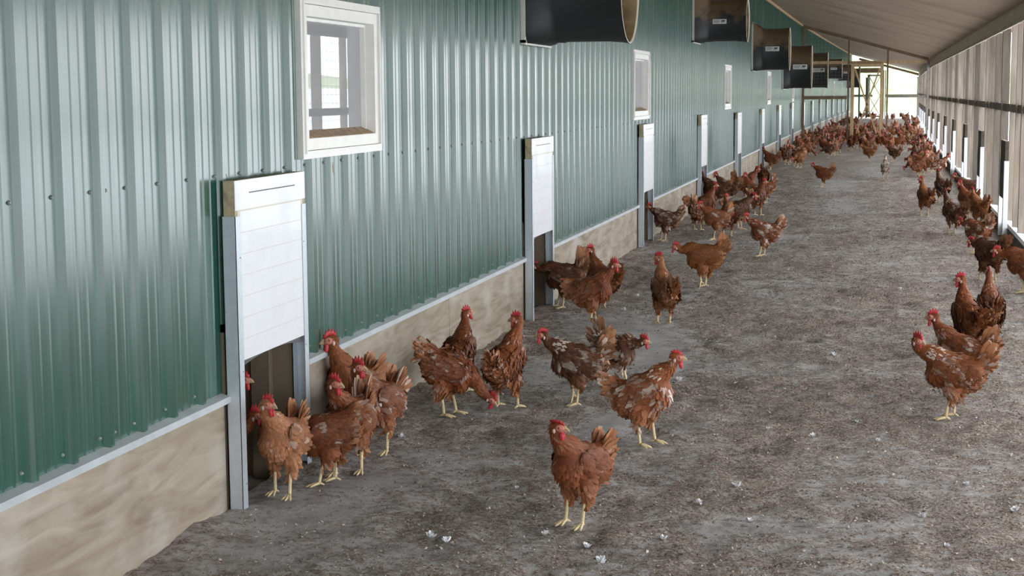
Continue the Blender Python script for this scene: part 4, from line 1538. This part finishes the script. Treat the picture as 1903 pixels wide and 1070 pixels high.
# px, py: where it stands in the photograph; head: 0 right, 90 away, 180 left, 270 towards the camera
HENS = [
    # hens at the first hatch
    dict(at=(527, 920), head=246, col='tan', white=.20, s=1.02, k=dict(pose='alert', hy=78, tail=72, legs=(.03, -.02), comb=1.1, droop=.25, seed=11), label='pale tan hen stepping out of the first hatch, tail raised against the metal channel'),
    dict(at=(-2.50, 5.63), head=-12, col='red', white=.12, s=.95, k=dict(pose='normal', hy=5, seed=12, comb=1.25), label='red hen half hidden by the near channel of the first hatch, serrated comb showing', z=-.012),
    dict(at=(-2.64, 5.98), head=-14, col='dark', white=.12, s=1.0, k=dict(pose='tall', hy=5, seed=13), label='dark hen deep inside the first hatch, only its head showing past the channel', z=-.012),
    dict(at=(650, 876), head=246, col='red', white=.22, s=1.06, k=dict(pose='alert', hy=82, tail=74, legs=(-.03, .05), seed=14), label='tall red hen in the first hatch cluster looking back over its shoulder, pale raised tail'),
    dict(at=(616, 897), head=184, col='red', white=.22, s=.95, k=dict(pose='low', turn=-50, tail=30, tail_len=.6, legs=(.05, -.03), seed=15), label='low crouching red hen walking into the first hatch behind the pale tan hen'),
    dict(at=(701, 842), head=236, col='red', white=.30, s=1.06, k=dict(pose='alert', hy=98, tail=66, legs=(-.02, .02), seed=16, comb=1.2), label='red hen with white tipped tail at the outer edge of the first hatch cluster'),
    dict(at=(-2.295, 6.64), head=238, col='mid', white=.10, s=1.18, k=dict(pose='tall', turn=-12, hy=-22, tail=55, seed=17), label='hen standing against the plywood just past the first hatch, beak towards the channel'),
    # open floor, front
    dict(at=(832, 773), head=352, col='red', white=.30, s=1.03, k=dict(pose='peck', hy=-15, tail=28, tail_len=.8, legs=(.03, -.02), seed=21), label='dark red hen bent down pecking at the litter near the plywood'),
    dict(at=(856, 728), head=70, col='red', white=.20, s=1.0, k=dict(pose='tall', hy=-40, hp=18, tail=20, tail_len=.6, seed=22), label='slender hen standing upright behind the pecking hen, head stretched high by the plywood'),
    dict(at=(943, 760), head=62, col='mid', white=.28, s=1.06, k=dict(pose='tall', hy=95, tail=70, tail_len=.6, legs=(0, .0), leg_out=.012, seed=23, fluff=1.08), label='hen seen from behind with both yellow legs apart, beak turned to the plywood'),
    dict(at=(1070, 752), head=184, col='dark', white=.34, s=1.02, k=dict(pose='normal', hp=4, tail=62, tail_len=1.15, legs=(-.01, .03), seed=24, neck_bare=.5, lift=(0, .03)), label='dark brown hen in full side view with fluffy whitish tail, beak pointing to the wall'),
    dict(at=(1143, 722), head=325, col='dark', white=.52, s=.93, k=dict(pose='forward', hy=20, tail=78, legs=(.05, -.05), seed=25, comb=1.25), label='ragged hen with white patched back and upright tail, bright red comb'),
    dict(at=(1200, 830), head=338, col='mid', white=.40, s=1.06, k=dict(pose='alert', tilt=19, hy=18, tail=35, tail_len=.62, legs=(.015, -.015), leg_out=.008, seed=26, comb=.55, fluff=1.1, neck_bare=.25), label='shaggy red hen with stubby tail walking away from the wall, both pale legs visible'),
    dict(at=(1076, 974), head=234, col='red', white=.10, s=1.0, k=dict(pose='alert', hy=106, tail=62, tail_len=.85, legs=(.03, .02), seed=27, droop=-.7, comb=1.2), label='foremost hen on the litter, dark chestnut, pink comb flopped over, one foot planted'),
    # second hatch
    dict(at=(1048, 574), head=178, col='dark', white=.20, s=1.08, k=dict(pose='forward', tail=86, tail_len=1.3, legs=(0, .04), seed=31), label='dark hen ducking into the second hatch, tail raised'),
    dict(at=(1117, 570), head=135, col='red', white=.15, s=1.05, k=dict(pose='tall', hy=55, tail=70, seed=32, comb=1.3), label='upright hen by the second hatch looking at it, pink serrated comb'),
    dict(at=(1102, 605), head=342, col='red', white=.12, s=1.10, k=dict(pose='alert', hy=5, tail=10, tail_len=.7, legs=(.0, .03), lift=(0, .05), seed=33, comb=1.3), label='glossy red hen in front of the second hatch standing on one leg'),
    dict(at=(1234, 602), head=108, col='tan', white=.22, s=1.08, k=dict(pose='tall', hy=50, tail=66, seed=34, fluff=1.1, comb=1.2), label='golden orange hen alone on the open floor with its back turned'),
    dict(at=(1308, 536), head=180, col='orange', white=.12, s=1.14, k=dict(pose='forward', hp=8, tail=74, legs=(.05, -.02), lift=(.04, 0), seed=35), label='orange hen striding to the wall, one foot raised and tail up, before the third hatch'),
    dict(at=(1420, 474), head=196, col='red', white=.42, s=1.10, k=dict(pose='normal', hp=0, tail=62, legs=(.05, -.02), seed=36, fluff=1.15), label='fluffy hen with pale wispy rump standing out in the aisle past the third hatch'),
    # third hatch
    dict(at=(1237, 450), head=182, col='dark', white=.40, s=1.05, k=dict(pose='normal', tail=60, legs=(0, .04), seed=41), label='dark brown hen walking into the third hatch, white fluff on its rump'),
    dict(at=(1296, 430), head=62, col='mid', white=.45, s=1.0, k=dict(pose='low', tail=80, seed=42), label='white flecked hen near the third hatch with tail straight up and two straight yellow legs'),
    dict(at=(1309, 420), head=15, col='red', white=.10, s=1.15, k=dict(pose='tall', hy=-10, tail=40, seed=43), label='rusty red hen standing behind the white flecked hen, neck upright'),
    dict(at=(1330, 446), head=200, col='mid', white=.34, s=1.08, k=dict(pose='normal', tail=74, seed=44, legs=(.03, 0)), label='hen with tall pale tail at the front of the third hatch cluster'),
    dict(at=(1326, 387), head=175, col='dark', white=.15, s=1.2, k=dict(pose='alert', hy=-20, tail=45, seed=45), label='very dark hen broadside at the wall between the third and fourth hatches'),
    dict(at=(1350, 380), head=178, col='dark', white=.22, s=1.12, k=dict(pose='alert', hy=20, tail=60, seed=46), label='dark hen close behind the very dark broadside hen, red face showing'),
    dict(at=(1352, 437), head=100, col='red', white=.20, s=1.05, k=dict(pose='tall', hy=-60, tail=30, seed=47), label='narrow red hen seen from behind beside the hen with tall pale tail'),
    dict(at=(1374, 424), head=25, col='dark', white=.05, s=1.10, k=dict(pose='normal', hy=-30, tail=20, seed=48), label='near black hen on one leg in the middle of the third hatch cluster'),
    dict(at=(1386, 372), head=355, col='red', white=.08, s=1.18, k=dict(pose='alert', tail=72, seed=49), label='red hen beside the fourth hatch post with head high and tail up'),
    dict(at=(1408, 400), head=60, col='red', white=.15, s=1.12, k=dict(pose='alert', hy=-50, tail=40, seed=50), label='red hen on the aisle side of the third hatch cluster, head turned to the aisle'),
    dict(at=(1398, 387), head=150, col='mid', white=.25, s=1.08, k=dict(pose='tall', hy=40, tail=50, seed=51), label='pink faced hen in the middle of the cluster between third and fifth hatches'),
    dict(at=(1424, 376), head=200, col='mid', white=.35, s=1.0, k=dict(pose='low', tail=78, seed=52), label='hen with raised brown tail facing into the cluster from the aisle'),
    dict(at=(1418, 355), head=100, col='red', white=.2, s=1.1, k=dict(pose='normal', hy=30, tail=60, seed=53), label='red hen below the fifth hatch with its back to the camera'),
    dict(at=(1432, 317), head=170, col='red', white=.15, s=1.12, k=dict(pose='alert', tail=68, seed=54), label='pair member nearest the sixth hatch channel, red hen with tail cocked'),
    # aisle, farther
    dict(at=(1530, 349), head=178, col='red', white=.12, s=1.06, k=dict(pose='normal', hp=6, tail=76, legs=(.0, .03), seed=61), label='lone red hen in the middle of the aisle heading to the green wall'),
    dict(at=(1645, 333), head=92, col='mid', white=1.35, s=1.0, k=dict(pose='alert', hy=15, tail=30, tail_len=.5, seed=62, brown_neck=True), label='mostly white hen walking away down the aisle'),
    dict(at=(1614, 300), head=182, col='orange', white=.18, s=1.02, k=dict(pose='normal', tail=66, seed=63), label='plump orange hen at the front of the far flock, tail up'),
    dict(at=(1661, 302), head=165, col='dark', white=.25, s=1.02, k=dict(pose='normal', tail=70, seed=64), label='dark hen with upright pale tail at the front of the far flock'),
    dict(at=(1700, 313), head=150, col='dark', white=.30, s=1.0, k=dict(pose='low', tail=70, seed=65), label='brown hen with buff rump edging along the open side in front of the far flock'),
    dict(at=(1717, 312), head=120, col='dark', white=.2, s=1.05, k=dict(pose='alert', tail=55, seed=66), label='tall dark hen in the stream of hens along the kick plank'),
    dict(at=(1486, 312), head=230, col='orange', white=.25, s=1.1, k=dict(pose='low', tail=40, tail_len=.6, seed=67), label='orange hen bending forward at the front of the sixth hatch group'),
    dict(at=(1480, 305), head=150, col='mid', white=.4, s=1.05, k=dict(pose='normal', tail=70, seed=68), label='white backed hen in the group outside the sixth hatch'),
    dict(at=(1541, 294), head=182, col='dark', white=.3, s=1.0, k=dict(pose='low', tail=80, seed=69), label='dark hen with tall pale tail walking to the wall ahead of the far flock'),
    # right side
    dict(at=(1718, 398), head=115, col='orange', white=.16, s=1.12, k=dict(pose='tall', hy=45, tail=68, leg_out=.006, seed=71), label='orange brown hen standing apart with its back turned near the kick plank'),
    dict(at=(1749, 377), head=120, col='dark', white=.35, s=1.08, k=dict(pose='tall', hy=0, tail=60, seed=72), label='dark hen with white flecks just behind the orange brown hen'),
    dict(at=(1797, 378), head=172, col='dark', white=.04, s=1.08, k=dict(pose='normal', tail=25, seed=73), label='blackish hen tucked against the kick plank by the narrow hatch'),
    dict(at=(1769, 434), head=135, col='dark', white=.28, s=1.12, k=dict(pose='tall', hy=-30, tail=72, seed=74, neck_bare=.4), label='dark hen with pale neck, outermost of the trio by the kick plank'),
    dict(at=(1818, 424), head=122, col='orange', white=.2, s=1.08, k=dict(pose='alert', tail=78, seed=75), label='hen with golden raised tail, innermost of the trio by the kick plank'),
    dict(at=(1796, 408), head=125, col='mid', white=.12, s=1.12, k=dict(pose='alert', hy=30, tail=50, seed=76), label='hen with small red comb, middle of the trio by the kick plank'),
    dict(at=(1815, 472), head=140, col='mid', white=.42, s=1.06, k=dict(pose='forward', tail=66, seed=77), label='hen with bushy cream tail walking along the kick plank'),
    dict(at=(1838, 521), head=135, col='dark', white=.12, s=1.10, k=dict(pose='forward', hy=10, tail=45, legs=(.06, -.03), seed=78), label='blackish brown hen striding up the aisle side of the kick plank'),
    dict(at=(1904, 545), head=168, col='red', white=.08, s=1.12, k=dict(pose='forward', hp=5, tail=40, seed=79), label='red hen cut off by the edge of the photo, beak pointing up the aisle'),
    dict(at=(1796, 660), head=112, col='red', white=.08, s=1.10, k=dict(pose='tall', hy=58, tail=30, tail_len=.7, seed=80, comb=1.1), label='upright red hen behind the front pair on the open floor, profile to the wall'),
    dict(at=(1838, 642), head=97, col='red', white=.28, s=1.05, k=dict(pose='tall', hy=5, tail=68, seed=81), label='hen facing away with white tail tip, rearmost of the four on the open floor'),
    dict(at=(1768, 776), head=176, col='mid', white=.34, s=1.06, k=dict(pose='normal', hy=150, tail=58, legs=(.015, -.015), leg_out=.008, seed=82, fluff=1.12, neck_bare=.5, comb=1.25), label='big fluffy hen in front on the open floor side, looking backwards, pale patched neck'),
    dict(at=(1782, 736), head=165, col='red', white=.30, s=1.05, k=dict(pose='alert', hy=10, tail=72, seed=83), label='hen standing directly behind the big fluffy hen, raised pale tail'),
]

#==PLACE
for i, H in enumerate(HENS):
    far = 100 < H['at'][1] < 480
    kw = dict(H['k'])
    kw.update(voxel=.0095 if far else .0075, nf=600 if far else 1500)
    o = hen_object(hen_parts(**kw))
    place(o, *H['at'], H['head'], H['col'], H['white'], H['s'], H.get('z'))
    tag(o, H['label'], 'hen', GROUP)

# the far flock: each bird on its own, a few shapes shared between them
PROTO = []
for k, kw in enumerate((dict(pose='normal', tail=66), dict(pose='alert', tail=60, hy=40), dict(pose='tall', tail=50, hy=-50), dict(pose='low', tail=74), dict(pose='forward', tail=70, hp=5),
                        dict(pose='peck', tail=40), dict(pose='alert', tail=74, hy=-20, fluff=1.1), dict(pose='tall', tail=70, hy=20))):
    PROTO.append(joined(hen_parts(voxel=.012, nf=260, seed=200 + k, **kw)))
ZONES = [
    ('small hen in the dense flock along the green wall, seventh hatch and beyond', 'flock along the green wall', 28, [(1460, 1560, 258, 290)]),
    ('small hen in the dense flock across the aisle before the timber partition', 'flock before the partition', 54, [(1540, 1715, 255, 284)]),
    ('small hen in the flock around the foot of the timber partition', 'flock at the foot of the partition', 34, [(1500, 1715, 240, 258)]),
    ('small hen in the stream of hens hugging the open side far down', 'flock along the open side', 26, [(1700, 1760, 286, 330)]),
    ('tiny hen beyond the timber partition near the bright far end', 'flock near the far end', 26, [(1535, 1600, 226, 240), (1672, 1706, 222, 242), (1600, 1690, 221, 228)]),
    ('small hen in the cluster outside the sixth hatch', 'cluster outside the sixth hatch', 9, [(1440, 1500, 285, 312)]),
]
taken = [tuple(H['at']) if H['at'][0] < 100 else tuple(ground_at(*H['at'])) for H in HENS]
for lab, grp, n, rects in ZONES:
    done = tries = 0
    while done < n and tries < 6000:
        tries += 1
        x0, x1, y0, y1 = rects[tries % len(rects)]
        px, py = random.uniform(x0, x1), random.uniform(y0, y1)
        x, y = ground_at(px, py)
        if not (XL + .25 + bend(y) < x < XR - .25 + bend(y)):
            continue
        if abs(y - YP) < .35 or any((x - a) ** 2 + (y - b) ** 2 < .37 ** 2 for a, b in taken):
            continue
        taken.append((x, y))
        o = bpy.data.objects.new('hen', PROTO[random.randrange(len(PROTO))])
        COL.objects.link(o)
        place(o, px, py, random.choice((0, 180, 180, 160, 200, 90, 90, 60, 120, 270)) + random.uniform(-25, 25), random.choice(('red', 'red', 'dark', 'mid', 'mid', 'orange', 'tan')), random.uniform(.05, .5), random.uniform(.98, 1.12))
        tag(o, lab, 'hen', grp)
        done += 1

chips()

# white downy feathers dropped on the litter
FLUFF = [(744, 812), (733, 790), (830, 1012), (1012, 988), (1090, 1012), (1116, 1043), (1233, 1000), (1370, 903), (1395, 968), (1592, 781), (1672, 539), (1684, 692), (1797, 905), (1885, 951), (1715, 958), (1633, 824),
         (1510, 806), (1428, 792), (1160, 577), (1185, 548), (1465, 503), (1440, 620), (1550, 660), (1300, 930), (960, 905), (800, 1000), (1880, 845), (1760, 1010), (1260, 705), (1405, 425)]
for i, (px, py) in enumerate(FLUFF):
    x, y = ground_at(px, py)
    m = MB()
    k = 14
    sz = random.uniform(.010, .022)
    a = rng.uniform(0, 6.28, k)
    d = np.stack([np.cos(a), np.sin(a), rng.uniform(.1, .9, k)], -1)
    nn = np.tile((0, 0, 1.0), (k, 1)) + rng.normal(0, .4, (k, 3))
    feathers(m, np.zeros((k, 3)) + np.array((0, 0, .003)), d, nn, rng.uniform(.7, 1.3, k) * sz, np.full(k, sz * .6), np.full(k, .2), np.ones(k), np.ones(k), np.zeros(k), sink=0)
    m.mats = ['fluff']
    z = float(relief(np.array([x]), np.array([y]))[0]) if y < 30 else 0
    o = m.build('downy_feather', loc=(x, y, z + .002))
    o.rotation_euler = (0, 0, random.uniform(0, 6))
    tag(o, 'small white downy feather dropped on the brown litter', 'feather', 'white feathers on the litter')
